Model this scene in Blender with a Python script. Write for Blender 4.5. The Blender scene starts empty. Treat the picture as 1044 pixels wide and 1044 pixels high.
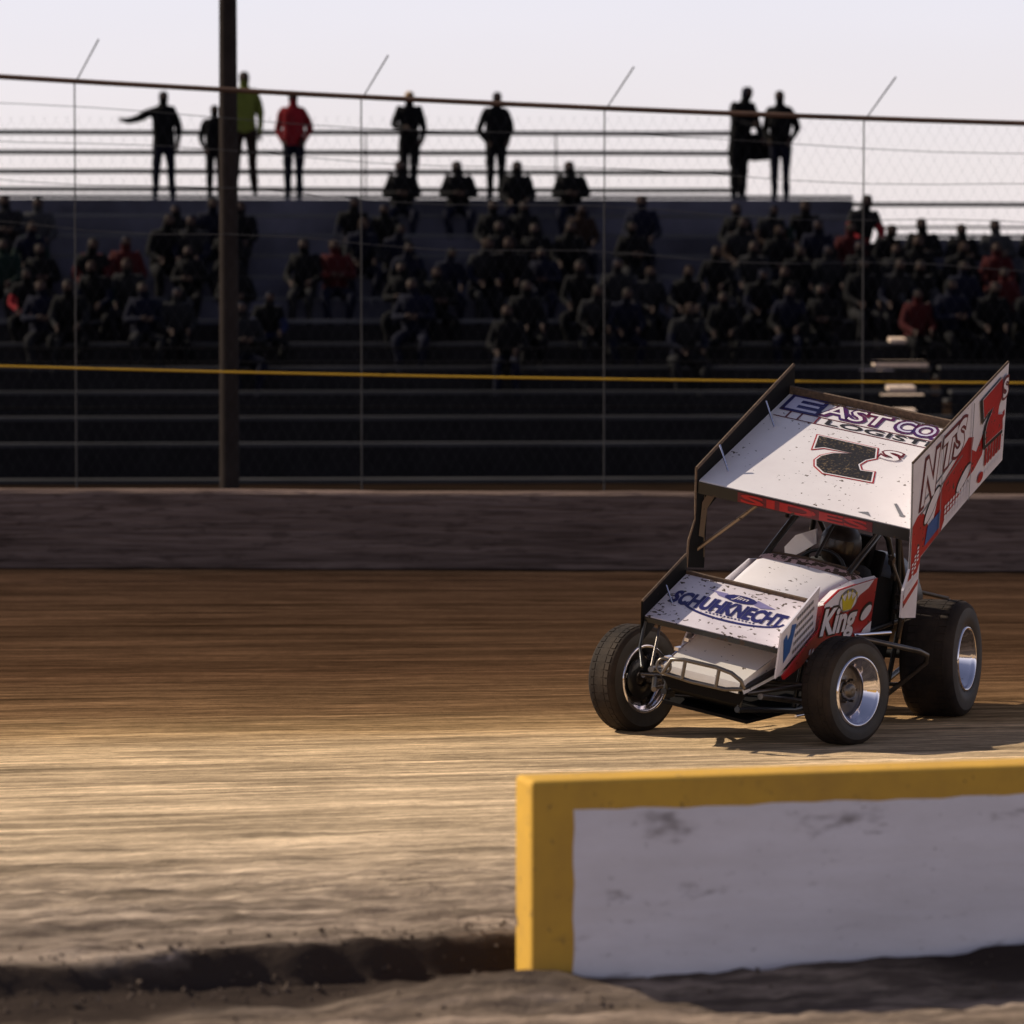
import bpy, math, random
from mathutils import Vector, Matrix, noise
random.seed(11)
R = math.radians
sc = bpy.context.scene
COL = sc.collection
H = 2.7

# ---------------------------------------------------------------- helpers
class MB:
    def __init__(s): s.v = []; s.f = []; s.m = []; s.sm = []
    def add(s, vs, fs, mi=0, smooth=False):
        b = len(s.v); s.v += [tuple(v) for v in vs]
        for f in fs: s.f.append(tuple(b + i for i in f)); s.m.append(mi); s.sm.append(smooth)
    def box(s, c, d, mi=0, rot=None):
        vs = []
        for i in range(8):
            p = Vector(((i & 1) - .5, ((i >> 1) & 1) - .5, (i >> 2) - .5))
            p = Vector((p.x * d[0], p.y * d[1], p.z * d[2]))
            if rot is not None: p = rot @ p
            vs.append(p + Vector(c))
        s.add(vs, [(0, 2, 3, 1), (4, 5, 7, 6), (0, 1, 5, 4), (2, 6, 7, 3), (0, 4, 6, 2), (1, 3, 7, 5)], mi)
    def tube(s, pts, r, n=8, mi=0, caps=True):
        pts = [Vector(p) for p in pts]; k = len(pts)
        rs = r if isinstance(r, (list, tuple)) else [r] * k
        vs = []; up = None
        for i, p in enumerate(pts):
            d = (pts[min(i + 1, k - 1)] - pts[max(i - 1, 0)]).normalized()
            if up is None: up = Vector((0, 0, 1)) if abs(d.z) < .9 else Vector((1, 0, 0))
            a = d.cross(up).normalized(); b = a.cross(d).normalized(); up = b
            for j in range(n):
                t = 2 * math.pi * j / n
                vs.append(p + (a * math.cos(t) + b * math.sin(t)) * rs[i])
        fs = [(i * n + j, i * n + (j + 1) % n, (i + 1) * n + (j + 1) % n, (i + 1) * n + j) for i in range(k - 1) for j in range(n)]
        s.add(vs, fs, mi, True)
        if caps:
            s.add([vs[j] for j in range(n)], [tuple(range(n))], mi); s.add([vs[(k - 1) * n + j] for j in range(n)], [tuple(range(n - 1, -1, -1))], mi)
    def lathe(s, prof, n=48, mi=0, cx=(0, 0, 0), smooth=True):   # axis X, prof [(x, r)]
        vs = []
        for x, r in prof:
            for j in range(n):
                t = 2 * math.pi * j / n
                vs.append((cx[0] + x, cx[1] + r * math.cos(t), cx[2] + r * math.sin(t)))
        fs = [(i * n + j, (i + 1) * n + j, (i + 1) * n + (j + 1) % n, i * n + (j + 1) % n) for i in range(len(prof) - 1) for j in range(n)]
        s.add(vs, fs, mi, smooth)
    def prism(s, poly, fr, h0, h1, mi=0):
        n = len(poly)
        vs = [fr(u, v, h1) for u, v in poly] + [fr(u, v, h0) for u, v in poly]
        s.add(vs, [tuple(range(n)), tuple(range(2 * n - 1, n - 1, -1))] + [(i, i + n, (i + 1) % n + n, (i + 1) % n) for i in range(n)], mi)
    def flat(s, poly, fr, h, mi=0): s.add([fr(u, v, h) for u, v in poly], [tuple(range(len(poly)))], mi)
    def loft(s, secs, mi=0, smooth=False, close=False):
        n = len(secs[0]); vs = [p for q in secs for p in q]
        m = n if close else n - 1
        s.add(vs, [(i * n + j, (i + 1) * n + j, (i + 1) * n + (j + 1) % n, i * n + (j + 1) % n) for i in range(len(secs) - 1) for j in range(m)], mi, smooth)
    def build(s, name, mats, parent=None, bevel=0, loc=None, rot=None):
        me = bpy.data.meshes.new(name); me.from_pydata(s.v, [], s.f)
        me.polygons.foreach_set('material_index', s.m); me.polygons.foreach_set('use_smooth', s.sm)
        for m in (mats if isinstance(mats, (list, tuple)) else [mats]): me.materials.append(m)
        me.update()
        o = bpy.data.objects.new(name, me); COL.objects.link(o)
        if parent: o.parent = parent
        if loc is not None: o.location = loc
        if rot is not None: o.rotation_euler = rot
        if bevel:
            b = o.modifiers.new('b', 'BEVEL'); b.width = bevel; b.segments = 2; b.limit_method = 'ANGLE'
        return o

def tag(o, label=None, cat=None, group=None, kind=None):
    for k, v in (('label', label), ('category', cat), ('group', group), ('kind', kind)):
        if v: o[k] = v
    return o
def empty(name, loc=(0, 0, 0), rz=0, **k):
    o = bpy.data.objects.new(name, None); COL.objects.link(o); o.location = loc; o.rotation_euler = (0, 0, rz); o.empty_display_size = .1
    return tag(o, **k)
def frame(o, ex, ey, ez):
    o, ex, ey, ez = Vector(o), Vector(ex), Vector(ey), Vector(ez)
    return lambda u, v, h=0: o + ex * u + ey * v + ez * h

# ---------------------------------------------------------------- materials
def mat(name, col, rough=.5, metal=0, spec=.5, var=0, vscale=4, col2=None, specks=0, speckcol=(.07, .045, .03), bump=0, bscale=20, coat=0, stretch=(1, 1, 1), speckscale=26, grad=None):
    m = bpy.data.materials.new(name); m.use_nodes = True
    nt = m.node_tree; N = nt.nodes; L = nt.links; b = N['Principled BSDF']
    b.inputs['Roughness'].default_value = rough; b.inputs['Metallic'].default_value = metal
    b.inputs['Specular IOR Level'].default_value = spec; b.inputs['Coat Weight'].default_value = coat
    b.inputs['Base Color'].default_value = (*col, 1)
    tc = N.new('ShaderNodeTexCoord'); mp = N.new('ShaderNodeMapping'); mp.inputs['Scale'].default_value = stretch
    L.new(tc.outputs['Object'], mp.inputs['Vector']); vec = mp.outputs['Vector']
    out = None
    if var or col2:
        n = N.new('ShaderNodeTexNoise'); n.inputs['Scale'].default_value = vscale; n.inputs['Detail'].default_value = 6; n.inputs['Roughness'].default_value = .65
        L.new(vec, n.inputs['Vector'])
        r = N.new('ShaderNodeMapRange'); r.inputs['From Min'].default_value = .3; r.inputs['From Max'].default_value = .7
        L.new(n.outputs['Fac'], r.inputs['Value'])
        mx = N.new('ShaderNodeMix'); mx.data_type = 'RGBA'
        c2 = col2 or tuple(c * (1 - var) for c in col)
        mx.inputs['A'].default_value = (*col, 1); mx.inputs['B'].default_value = (*c2, 1)
        L.new(r.outputs['Result'], mx.inputs['Factor']); out = mx.outputs['Result']
    if specks:
        n = N.new('ShaderNodeTexNoise'); n.inputs['Scale'].default_value = speckscale; n.inputs['Detail'].default_value = 3
        L.new(tc.outputs['Object'], n.inputs['Vector'])
        n2 = N.new('ShaderNodeTexNoise'); n2.inputs['Scale'].default_value = 3.1; n2.inputs['Detail'].default_value = 2
        L.new(tc.outputs['Object'], n2.inputs['Vector'])
        a = N.new('ShaderNodeMath'); a.operation = 'MULTIPLY_ADD'; a.inputs[1].default_value = .35; L.new(n2.outputs['Fac'], a.inputs[0]); L.new(n.outputs['Fac'], a.inputs[2])
        r = N.new('ShaderNodeMapRange'); t = 1.03 - specks; r.inputs['From Min'].default_value = t; r.inputs['From Max'].default_value = t + .03
        L.new(a.outputs[0], r.inputs['Value'])
        mx = N.new('ShaderNodeMix'); mx.data_type = 'RGBA'
        if out: L.new(out, mx.inputs['A'])
        else: mx.inputs['A'].default_value = (*col, 1)
        mx.inputs['B'].default_value = (*speckcol, 1)
        L.new(r.outputs['Result'], mx.inputs['Factor']); out = mx.outputs['Result']
        rr = N.new('ShaderNodeMapRange'); rr.inputs['To Min'].default_value = rough; rr.inputs['To Max'].default_value = .9
        L.new(r.outputs['Result'], rr.inputs['Value']); L.new(rr.outputs['Result'], b.inputs['Roughness'])
        if metal:
            mm = N.new('ShaderNodeMapRange'); mm.inputs['To Min'].default_value = metal; mm.inputs['To Max'].default_value = 0
            L.new(r.outputs['Result'], mm.inputs['Value']); L.new(mm.outputs['Result'], b.inputs['Metallic'])
    if out: L.new(out, b.inputs['Base Color'])
    if bump:
        n = N.new('ShaderNodeTexNoise'); n.inputs['Scale'].default_value = bscale; n.inputs['Detail'].default_value = 5
        L.new(vec, n.inputs['Vector']); bp = N.new('ShaderNodeBump'); bp.inputs['Strength'].default_value = 1; bp.inputs['Distance'].default_value = bump
        L.new(n.outputs['Fac'], bp.inputs['Height']); L.new(bp.outputs['Normal'], b.inputs['Normal'])
    return m

white = mat('white_panel', (.88, .84, .85), .30, spec=.5, col2=(.80, .75, .76), vscale=2.2, specks=.175, bump=.004, bscale=3.5, coat=.2, speckscale=34)
white_dirty = mat('white_panel_splattered', (.86, .80, .84), .36, col2=(.66, .58, .62), vscale=3, specks=.235, speckscale=30, bump=.003, bscale=4)
white_board = mat('white_side_board', (.86, .83, .88), .35, col2=(.70, .66, .71), vscale=3, specks=.12, bump=.002, bscale=4)
red = mat('red_graphic', (.50, .018, .02), .35, col2=(.33, .012, .015), vscale=5, specks=.2)
darkred = mat('dark_red_graphic', (.16, .012, .022), .45, var=.4, vscale=9)
navy = mat('navy_graphic', (.03, .03, .16), .4, var=.4, vscale=9, specks=.2)
blue = mat('blue_graphic', (.03, .12, .38), .4, var=.3)
pale_b = mat('pale_blue_graphic', (.62, .60, .76), .35, var=.15)
navy_red = mat('maroon_navy_graphic', (.14, .012, .03), .4, col2=(.03, .02, .14), vscale=7)
purple = mat('pale_purple_graphic', (.28, .25, .48), .4, var=.3, vscale=8)
black_g = mat('black_muddy_graphic', (.018, .015, .014), .5, specks=.275, speckcol=(.13, .09, .05), speckscale=60)
black_g2 = mat('black_graphic', (.02, .018, .02), .5)
black_p = mat('black_paint', (.016, .016, .017), .35, specks=.22)
yellow_g = mat('yellow_graphic', (.72, .58, .02), .4, var=.2, vscale=9)
greyg = mat('grey_graphic', (.22, .22, .24), .4, var=.3)
mud_edge = mat('muddy_edge', (.06, .04, .028), .85, col2=(.16, .10, .06), vscale=40, bump=.006, bscale=50)
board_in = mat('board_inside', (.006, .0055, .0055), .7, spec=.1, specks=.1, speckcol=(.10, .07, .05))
chrome = mat('chrome', (.80, .78, .84), .10, 1, specks=.1)
alu = mat('brushed_alu', (.92, .86, .78), .34, .2, specks=.17, bump=.004, bscale=5, speckscale=30)
steel = mat('dull_chrome', (.20, .175, .155), .33, .9, var=.4, vscale=14)
matte_black = mat('matte_black', (.010, .009, .009), .9, spec=.1)
blacksteel = mat('black_steel', (.014, .014, .015), .3, spec=.5, specks=.15)
tyre_m = mat('tyre_rubber', (.014, .012, .012), .8, spec=.15, col2=(.062, .045, .032), vscale=3, bump=.003, bscale=26)
tyre_side = mat('tyre_sidewall', (.028, .026, .025), .6, spec=.35, col2=(.075, .066, .056), vscale=4)
suit = mat('driver_suit', (.03, .028, .03), .8, var=.3)
helmet_m = mat('helmet_shell', (.015, .010, .010), .4)
visor_m = mat('dark_visor', (.035, .018, .008), .25)
gold = mat('gold_alu', (.30, .21, .13), .4, .7, specks=.2)
engine_m = mat('engine_casting', (.06, .055, .055), .5, .4, var=.5, vscale=20)
cloth = {}
def clothm(n, c, r=.9):
    if n not in cloth: cloth[n] = mat('cloth_' + n, c, r, spec=.1, var=.35, vscale=8)
    return cloth[n]
skin_m = mat('skin', (.05, .03, .024), .7, spec=.2); hair_m = mat('hair', (.012, .009, .008), .8, spec=.1)  # skin kept dark as well, carrying the shade on the crowd

def dirt_material():
    m = bpy.data.materials.new('track_dirt'); m.use_nodes = True
    nt = m.node_tree; N = nt.nodes; L = nt.links; b = N['Principled BSDF']
    b.inputs['Roughness'].default_value = .95; b.inputs['Specular IOR Level'].default_value = .0
    at = N.new('ShaderNodeAttribute'); at.attribute_name = 'lane'          # across-track coordinate (m), along-track coordinate
    sep = N.new('ShaderNodeSeparateXYZ'); L.new(at.outputs['Vector'], sep.inputs[0])
    def nz(scale, sx, sy, det=6, rough=.6, off=0):
        mp = N.new('ShaderNodeMapping'); mp.inputs['Scale'].default_value = (sx, sy, 1); mp.inputs['Location'].default_value = (off, off * .7, 0)
        L.new(at.outputs['Vector'], mp.inputs['Vector'])
        n = N.new('ShaderNodeTexNoise'); n.inputs['Scale'].default_value = scale; n.inputs['Detail'].default_value = det; n.inputs['Roughness'].default_value = rough
        L.new(mp.outputs['Vector'], n.inputs['Vector']); return n.outputs['Fac']
    wav = nz(1, .10, .5, 3)
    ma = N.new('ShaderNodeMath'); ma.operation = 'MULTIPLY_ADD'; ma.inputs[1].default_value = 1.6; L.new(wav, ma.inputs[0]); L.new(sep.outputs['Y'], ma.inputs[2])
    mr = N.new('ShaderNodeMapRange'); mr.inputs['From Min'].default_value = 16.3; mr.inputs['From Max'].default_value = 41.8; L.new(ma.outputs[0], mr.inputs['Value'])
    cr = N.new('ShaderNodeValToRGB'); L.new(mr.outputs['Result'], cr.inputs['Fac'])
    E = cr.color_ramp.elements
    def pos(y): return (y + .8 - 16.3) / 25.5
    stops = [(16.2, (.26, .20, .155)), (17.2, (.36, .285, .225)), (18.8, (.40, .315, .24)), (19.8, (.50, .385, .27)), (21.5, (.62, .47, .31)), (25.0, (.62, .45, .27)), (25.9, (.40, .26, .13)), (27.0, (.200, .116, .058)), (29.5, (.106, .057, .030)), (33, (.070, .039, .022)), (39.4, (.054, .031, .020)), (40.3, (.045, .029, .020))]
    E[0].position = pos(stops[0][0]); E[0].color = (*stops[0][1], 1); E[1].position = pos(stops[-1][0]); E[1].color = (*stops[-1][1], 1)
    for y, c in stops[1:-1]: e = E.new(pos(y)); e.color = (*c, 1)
    # long scraped streaks and patches
    s1 = nz(1, .30, 6, 8, .72); s2 = nz(1, 1.3, 16, 5, .65, 7); s3 = nz(1, .12, 1.3, 4, .6, 3)
    def mul(fac, lo, hi, prev, f0=.32, f1=.68):
        r = N.new('ShaderNodeMapRange'); r.inputs['From Min'].default_value = f0; r.inputs['From Max'].default_value = f1; r.inputs['To Min'].default_value = lo; r.inputs['To Max'].default_value = hi; L.new(fac, r.inputs['Value'])
        v = N.new('ShaderNodeVectorMath'); v.operation = 'SCALE'; L.new(prev, v.inputs[0]); L.new(r.outputs['Result'], v.inputs['Scale']); return v.outputs[0]
    c = mul(s1, .45, 1.5, cr.outputs['Color']); c = mul(s2, .55, 1.38, c); c = mul(s3, .62, 1.32, c); c = mul(nz(1, .55, 3.2, 6, .7, 31), .70, 1.28, c, .38, .62)
    cl = nz(1, 9, 14, 5, .7, 13); c = mul(cl, .78, 1.18, c)
    # darker damp patches close to the inner edge
    pt = nz(1, 2.6, 15, 5, .68, 21)
    pr = N.new('ShaderNodeMapRange'); pr.inputs['From Min'].default_value = .47; pr.inputs['From Max'].default_value = .60; pr.inputs['To Max'].default_value = .88; L.new(pt, pr.inputs['Value'])
    nr = N.new('ShaderNodeMapRange'); nr.inputs['From Min'].default_value = 21.2; nr.inputs['From Max'].default_value = 18.8; L.new(ma.outputs[0], nr.inputs['Value'])
    pm = N.new('ShaderNodeMath'); pm.operation = 'MULTIPLY'; L.new(pr.outputs['Result'], pm.inputs[0]); L.new(nr.outputs['Result'], pm.inputs[1])
    m1 = N.new('ShaderNodeMix'); m1.data_type = 'RGBA'; L.new(pm.outputs[0], m1.inputs['Factor']); L.new(c, m1.inputs['A']); m1.inputs['B'].default_value = (.115, .088, .072, 1)
    m2 = N.new('ShaderNodeMix'); m2.data_type = 'RGBA'; L.new(sep.outputs['Z'], m2.inputs['Factor']); L.new(m1.outputs['Result'], m2.inputs['A']); m2.inputs['B'].default_value = (.05, .038, .032, 1)  # bank below the lip: its shade painted in as dark mud
    L.new(m2.outputs['Result'], b.inputs['Base Color'])
    ad = N.new('ShaderNodeMath'); ad.operation = 'ADD'; L.new(s2, ad.inputs[0]); L.new(nz(1, 14, 22, 6, .7, 2), ad.inputs[1])
    bp = N.new('ShaderNodeBump'); bp.inputs['Distance'].default_value = .018; bp.inputs['Strength'].default_value = 1
    L.new(ad.outputs[0], bp.inputs['Height']); L.new(bp.outputs['Normal'], b.inputs['Normal'])
    return m
dirt = dirt_material()
earth = mat('outfield_earth', (.022, .013, .009), .95, spec=.0, col2=(.010, .007, .005), vscale=.6, bump=.03, bscale=3)
clodm = mat('clod', (.16, .12, .095), .95, spec=.1, var=.5)
mud_shade_m = mat('painted_shade_mud', (.045, .033, .028), .95, spec=.1, col2=(.02, .015, .013), vscale=2.2, bump=.02, bscale=12)  # moist soil with the shade of the bank in its colour
concrete = mat('wall_concrete', (.27, .195, .165), .95, spec=.0, col2=(.10, .070, .058), vscale=4.5, bump=.05, bscale=9, stretch=(.16, 1, 3.6))
scuff_wall = True
kerbyellow = mat('yellow_block_paint', (.72, .42, .06), .7, spec=.2, col2=(.54, .31, .06), vscale=2.6, specks=.13, speckcol=(.12, .085, .06), speckscale=7)
blockwhite = mat('white_block_paint', (.90, .86, .89), .75, spec=.2, col2=(.74, .70, .71), vscale=2.4, specks=.0, bump=.006, bscale=9, stretch=(.45, 1, 1.5))
def scuff(m, items, col):
    nt = m.node_tree; N = nt.nodes; L = nt.links; b = N['Principled BSDF']
    prev = b.inputs['Base Color'].links[0].from_socket; tc = N.new('ShaderNodeTexCoord')
    for sc_, st, lo, hi, am, off in items:
        mp = N.new('ShaderNodeMapping'); mp.inputs['Scale'].default_value = st; mp.inputs['Location'].default_value = (off, 0, off * .4); L.new(tc.outputs['Object'], mp.inputs['Vector'])
        n = N.new('ShaderNodeTexNoise'); n.inputs['Scale'].default_value = sc_; n.inputs['Detail'].default_value = 5; n.inputs['Roughness'].default_value = .6; L.new(mp.outputs['Vector'], n.inputs['Vector'])
        q = N.new('ShaderNodeMapRange'); q.inputs['From Min'].default_value = lo; q.inputs['From Max'].default_value = hi; q.inputs['To Max'].default_value = am; q.interpolation_type = 'SMOOTHSTEP'; L.new(n.outputs['Fac'], q.inputs['Value'])
        mx = N.new('ShaderNodeMix'); mx.data_type = 'RGBA'; L.new(q.outputs['Result'], mx.inputs['Factor']); L.new(prev, mx.inputs['A']); mx.inputs['B'].default_value = (*col, 1); prev = mx.outputs['Result']
    L.new(prev, b.inputs['Base Color'])
scuff(blockwhite, [(2.2, (.8, 1, 2.2), .60, .74, .75, 3.3), (7, (.5, 1, 1.6), .60, .72, .45, 1.0), (28, (.6, 1, 1), .62, .72, .35, 0)], (.14, .105, .09))
scuff(kerbyellow, [(3, (.8, 1, 1.2), .60, .72, .55, 8), (16, (1, 1, 1), .62, .70, .6, 2)], (.13, .085, .05))
galv = mat('galvanised_steel', (.06, .057, .06), .7, .1, var=.3)
warm_pipe = mat('warm_lit_pipe', (.16, .085, .05), .6, .3, var=.4, vscale=3)  # orange-brown carries the warm light falling on the pipe
rail_m = mat('dark_rail', (.006, .0055, .006), .8, spec=.1, var=.3)
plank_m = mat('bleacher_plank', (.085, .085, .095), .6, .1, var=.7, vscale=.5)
plank_dk = mat('bleacher_plank_low', (.040, .038, .041), .7, .0, var=.8, vscale=.5)  # dark board tone stands in for shade over the lower rows
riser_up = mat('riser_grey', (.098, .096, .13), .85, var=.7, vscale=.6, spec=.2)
riser_lo = mat('riser_dark', (.016, .015, .016), .9, var=.4, spec=.1)  # near-black holds the shade of the stand in the riser colour
pole_m = mat('weathered_pole', (.040, .031, .027), .9, spec=.05, var=.4, vscale=3)
yellowrope = mat('yellow_rope', (.75, .42, .02), .6)

scuff(concrete, [(1.1, (.2, 1, 1.5), .52, .72, .7, 5), (14, (.25, 1, 1.4), .52, .66, .5, 2)], (.05, .034, .028))
# ---------------------------------------------------------------- world, sun, camera
el, az = R(39), R(20)
S = Vector((-math.cos(az) * math.cos(el), math.sin(az) * math.cos(el), math.sin(el)))
w = bpy.data.worlds.new('World'); sc.world = w; w.use_nodes = True
N = w.node_tree.nodes; L = w.node_tree.links; bg = N['Background']
sky = N.new('ShaderNodeTexSky'); sky.sky_type = 'NISHITA'; sky.sun_disc = False; sky.sun_elevation = el; sky.sun_rotation = R(360) + math.atan2(S.x, S.y)
sky.air_density = 1.5; sky.dust_density = 3
tc = N.new('ShaderNodeTexCoord'); sp = N.new('ShaderNodeSeparateXYZ'); L.new(tc.outputs['Generated'], sp.inputs[0])
cr = N.new('ShaderNodeValToRGB'); L.new(sp.outputs['Z'], cr.inputs['Fac'])
E = cr.color_ramp.elements
E[0].position = 0; E[0].color = (9.3, 8.3, 8.3, 1); E[1].position = 1; E[1].color = (.8, .9, 1.5, 1)
for p, c in ((.03, (9.1, 8.4, 8.5)), (.07, (8.6, 8.4, 9.3)), (.16, (5.2, 5.1, 6.2)), (.4, (1.5, 1.6, 2.5))):
    e = E.new(p); e.color = (*c, 1)
cn = N.new('ShaderNodeTexNoise'); cn.inputs['Scale'].default_value = 2.2; cn.inputs['Detail'].default_value = 5
cm = N.new('ShaderNodeMapping'); cm.inputs['Scale'].default_value = (1, 1, 5); L.new(tc.outputs['Generated'], cm.inputs[0]); L.new(cm.outputs[0], cn.inputs['Vector'])
cmr = N.new('ShaderNodeMapRange'); cmr.inputs['To Min'].default_value = .96; cmr.inputs['To Max'].default_value = 1.16; L.new(cn.outputs['Fac'], cmr.inputs['Value'])
vs = N.new('ShaderNodeVectorMath'); vs.operation = 'SCALE'; L.new(cr.outputs['Color'], vs.inputs[0]); L.new(cmr.outputs['Result'], vs.inputs['Scale'])
mx = N.new('ShaderNodeMix'); mx.data_type = 'RGBA'; mx.inputs['Factor'].default_value = .88
L.new(sky.outputs['Color'], mx.inputs['A']); L.new(vs.outputs[0], mx.inputs['B'])
L.new(mx.outputs['Result'], bg.inputs['Color']); bg.inputs['Strength'].default_value = .1

sl = bpy.data.lights.new('Sun', 'SUN'); sl.energy = 5.0; sl.angle = R(.6); sl.color = (1, .87, .70)
so = bpy.data.objects.new('Sun', sl); COL.objects.link(so); so.rotation_euler = (-S).to_track_quat('-Z', 'Y').to_euler(); so.location = S * 30

cam = bpy.data.cameras.new('Camera'); co = bpy.data.objects.new('Camera', cam); COL.objects.link(co)
cam.sensor_width = 36; cam.lens = 36 * 4212 / 1044; cam.clip_end = 3000; cam.clip_start = .5
co.location = (0, 0, H); co.rotation_euler = (R(90) - math.atan(219 / 4212), 0, 0)
cam.dof.use_dof = True; cam.dof.focus_distance = 26.0; cam.dof.aperture_fstop = 2.3
sc.camera = co
sc.view_settings.view_transform = 'Standard'; sc.view_settings.look = 'None'; sc.view_settings.exposure = 0
sc.render.engine = 'CYCLES'

# ---------------------------------------------------------------- ground
def lane_slope(y): return .30 * max(0, 1 - (y - 16.5) / 22) if y > 16.5 else .30
def lip(x): return 17.5 + (.42 if x < 0 else .33) * (x + .1) + .07 * noise.noise(Vector((x * 1.3, 3, 0))) + .04 * noise.noise(Vector((x * 5, 7, 0)))
P0 = Vector((.08, 16.85, 0)); BD = Vector((math.cos(R(16)), math.sin(R(16)), 0)); BN = Vector((-BD.y, BD.x, 0))
def ground_z(x, y):
    lane = y - lane_slope(y) * (x)
    d = y - lip(x)
    n1 = noise.noise(Vector((x * .8, lane * 5, 0))); n2 = noise.noise(Vector((x * 3, lane * 9, 5))) + .6 * noise.noise(Vector((x * 7, lane * 17, 3))); n3 = noise.noise(Vector((x * 9, y * 11, 9)))
    near = max(0, min(1, (21.5 - lane) / 3))
    z = (.006 + .012 * near) * n1 + (.004 + .020 * near) * n2 + (.002 + .014 * near) * n3
    # inner edge falls away to the infield
    t = max(0, min(1, -d / .16)); t = t * t * (3 - 2 * t)
    drop = .13 + .06 * max(0, min(1, (x + 2) / 3))
    z -= drop * t
    # mud pushed up against the foot of the block
    q = Vector((x, y, 0)) - P0; a, bb = q.dot(BD), q.dot(BN)
    if a > -.9:
        h = math.exp(-((bb + .10) / .22) ** 2) * (.13 + .05 * noise.noise(Vector((a * 1.4, 1, 1))) - .035 * math.sin(a * 1.7 + .4)) * min(1, (a + .9) / .7)
        z += h
    if y > 38.6: z += .05 * min(1, (y - 38.6) / 1.7)
    return z
def mud_shade(x, y):  # mask for the shade painted on the bank below the lip
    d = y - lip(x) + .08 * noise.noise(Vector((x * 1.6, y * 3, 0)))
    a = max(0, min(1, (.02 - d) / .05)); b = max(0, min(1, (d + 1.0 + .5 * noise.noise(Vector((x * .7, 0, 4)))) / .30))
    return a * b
def build_track():
    ys = []; y = 11.0
    while y < 40.45: ys.append(y); y += .14 if y < 15.4 else (.035 if y < 20 else (.07 if y < 28 else .2))
    ys.append(40.45)
    xs = []; x = -16
    while x < 18: xs.append(x); x += .06 if -3.6 < x < 4.2 else .14 if -6 < x < 6 else .5
    vs = []; ln = []
    for yy in ys:
        for xx in xs: vs.append((xx, yy, ground_z(xx, yy))); ln += [xx, yy - lane_slope(yy) * xx, mud_shade(xx, yy)]
    n = len(xs)
    me = bpy.data.meshes.new('dirt_track'); me.from_pydata(vs, [], [(i * n + j, i * n + j + 1, (i + 1) * n + j + 1, (i + 1) * n + j) for i in range(len(ys) - 1) for j in range(n - 1)])
    a = me.attributes.new('lane', 'FLOAT_VECTOR', 'POINT'); a.data.foreach_set('vector', ln)
    me.polygons.foreach_set('use_smooth', [True] * len(me.polygons))
    me.materials.append(dirt); me.materials.append(mud_shade_m)
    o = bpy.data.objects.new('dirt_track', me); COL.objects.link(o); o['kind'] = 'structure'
build_track()
g = MB(); g.add([(-900, -200, -.3), (900, -200, -.3), (900, 1600, -.3), (-900, 1600, -.3)], [(0, 1, 2, 3)])
tag(g.build('ground', earth), kind='structure')
g = MB()     # earth bank behind the outer wall
rows = []
for y, z in ((40.6, .55), (42, .6), (45, .5), (50, .42), (70, .42), (95, .0), (100, -.35)):
    rows.append([(x, y, z + (.05 * noise.noise(Vector((x * .7, y, 0))) if y < 50 else 0)) for x in [-40 + 2 * i for i in range(41)]])
g.loft(rows, smooth=True); tag(g.build('earth_bank', earth), kind='structure')
random.seed(3)
g = MB()     # loose clods along the track edge
for i in range(1500):
    x = random.uniform(-3.2, 3.2); y = lip(x) + random.choice((random.uniform(-.5, .15), random.uniform(-1.2, .4))) ; s = random.uniform(.003, .009) * random.choice((.6, .8, 1, 2))
    q = Vector((x, y, 0)) - P0
    if q.dot(BD) > -.1 and abs(q.dot(BN) - .15) < .3: continue
    z = ground_z(x, y); rt = Matrix.Rotation(random.uniform(0, 6), 3, 'Z') @ Matrix.Rotation(random.uniform(0, 6), 3, 'X')
    vv = []
    for dx, dy, dz in ((1, 0, 0), (-1, 0, 0), (0, 1, 0), (0, -1, 0), (0, 0, 1), (0, 0, -1)): vv.append(rt @ Vector((dx, dy, dz)) * s * random.uniform(.7, 1.3) + Vector((x, y, z + s * .3)))
    g.add(vv, [(0, 2, 4), (2, 1, 4), (1, 3, 4), (3, 0, 4), (2, 0, 5), (1, 2, 5), (3, 1, 5), (0, 3, 5)])
tag(g.build('dirt_clods', clodm), 'loose clods of dirt scattered along the inner edge of the track', 'clods', kind='stuff')

# ---------------------------------------------------------------- foreground block
blk = empty('barrier_block', P0, math.atan2(BD.y, BD.x), label='white concrete barrier block with yellow painted border in the right foreground', cat='barrier')
g = MB(); T = .25; Lb = 4.2; Hb = .72
g.box((Lb / 2, T / 2 , (Hb - .35) / 2), (Lb, T, Hb + .35)); ob = g.build('block_body', kerbyellow, blk, bevel=.02)
g = MB(); fr = frame((0, 0, 0), (1, 0, 0), (0, 0, 1), (0, -1, 0))
bw = [(.18, -.3)]; 
for i in range(25): bw.append((.18 + (Lb - .2 - .18) * i / 24, -.3))
for i in range(41): bw.append((Lb - .2 - (Lb - .2 - .18) * i / 40, .592 + .004 * math.sin(i * 2.1) + .003 * math.sin(i * .7)))
for i in range(1, 12): bw.append((.18 + .004 * math.sin(i * 1.9), .592 - .89 * i / 12))
bw = bw[1:]
g.flat(bw, fr, .003); g.build('white_face', blockwhite, blk)

# ---------------------------------------------------------------- outer wall
def wy(x): return 40.3 - .045 * x
wall = empty('concrete_wall', (0, 0, 0), label='low grey concrete retaining wall running behind the dirt track', cat='wall')
g = MB(); xs = [-20 + .4 * i for i in range(101)]
secs = []
for x in xs:
    t = .795 - .004 * x + .012 * noise.noise(Vector((x * .5, 0, 0))) + .008 * noise.noise(Vector((x * 3, 0, 2)))
    Y = wy(x); e = .01 * noise.noise(Vector((x * 2, 5, 0)))
    secs.append([(x, Y + e, -.3), (x, Y + e, t - .03), (x, Y + .03, t), (x, Y + .33, t), (x, Y + .36, t - .03), (x, Y + .36, -.3)])
g.loft(secs); g.build('wall_face', concrete, wall)

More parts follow.
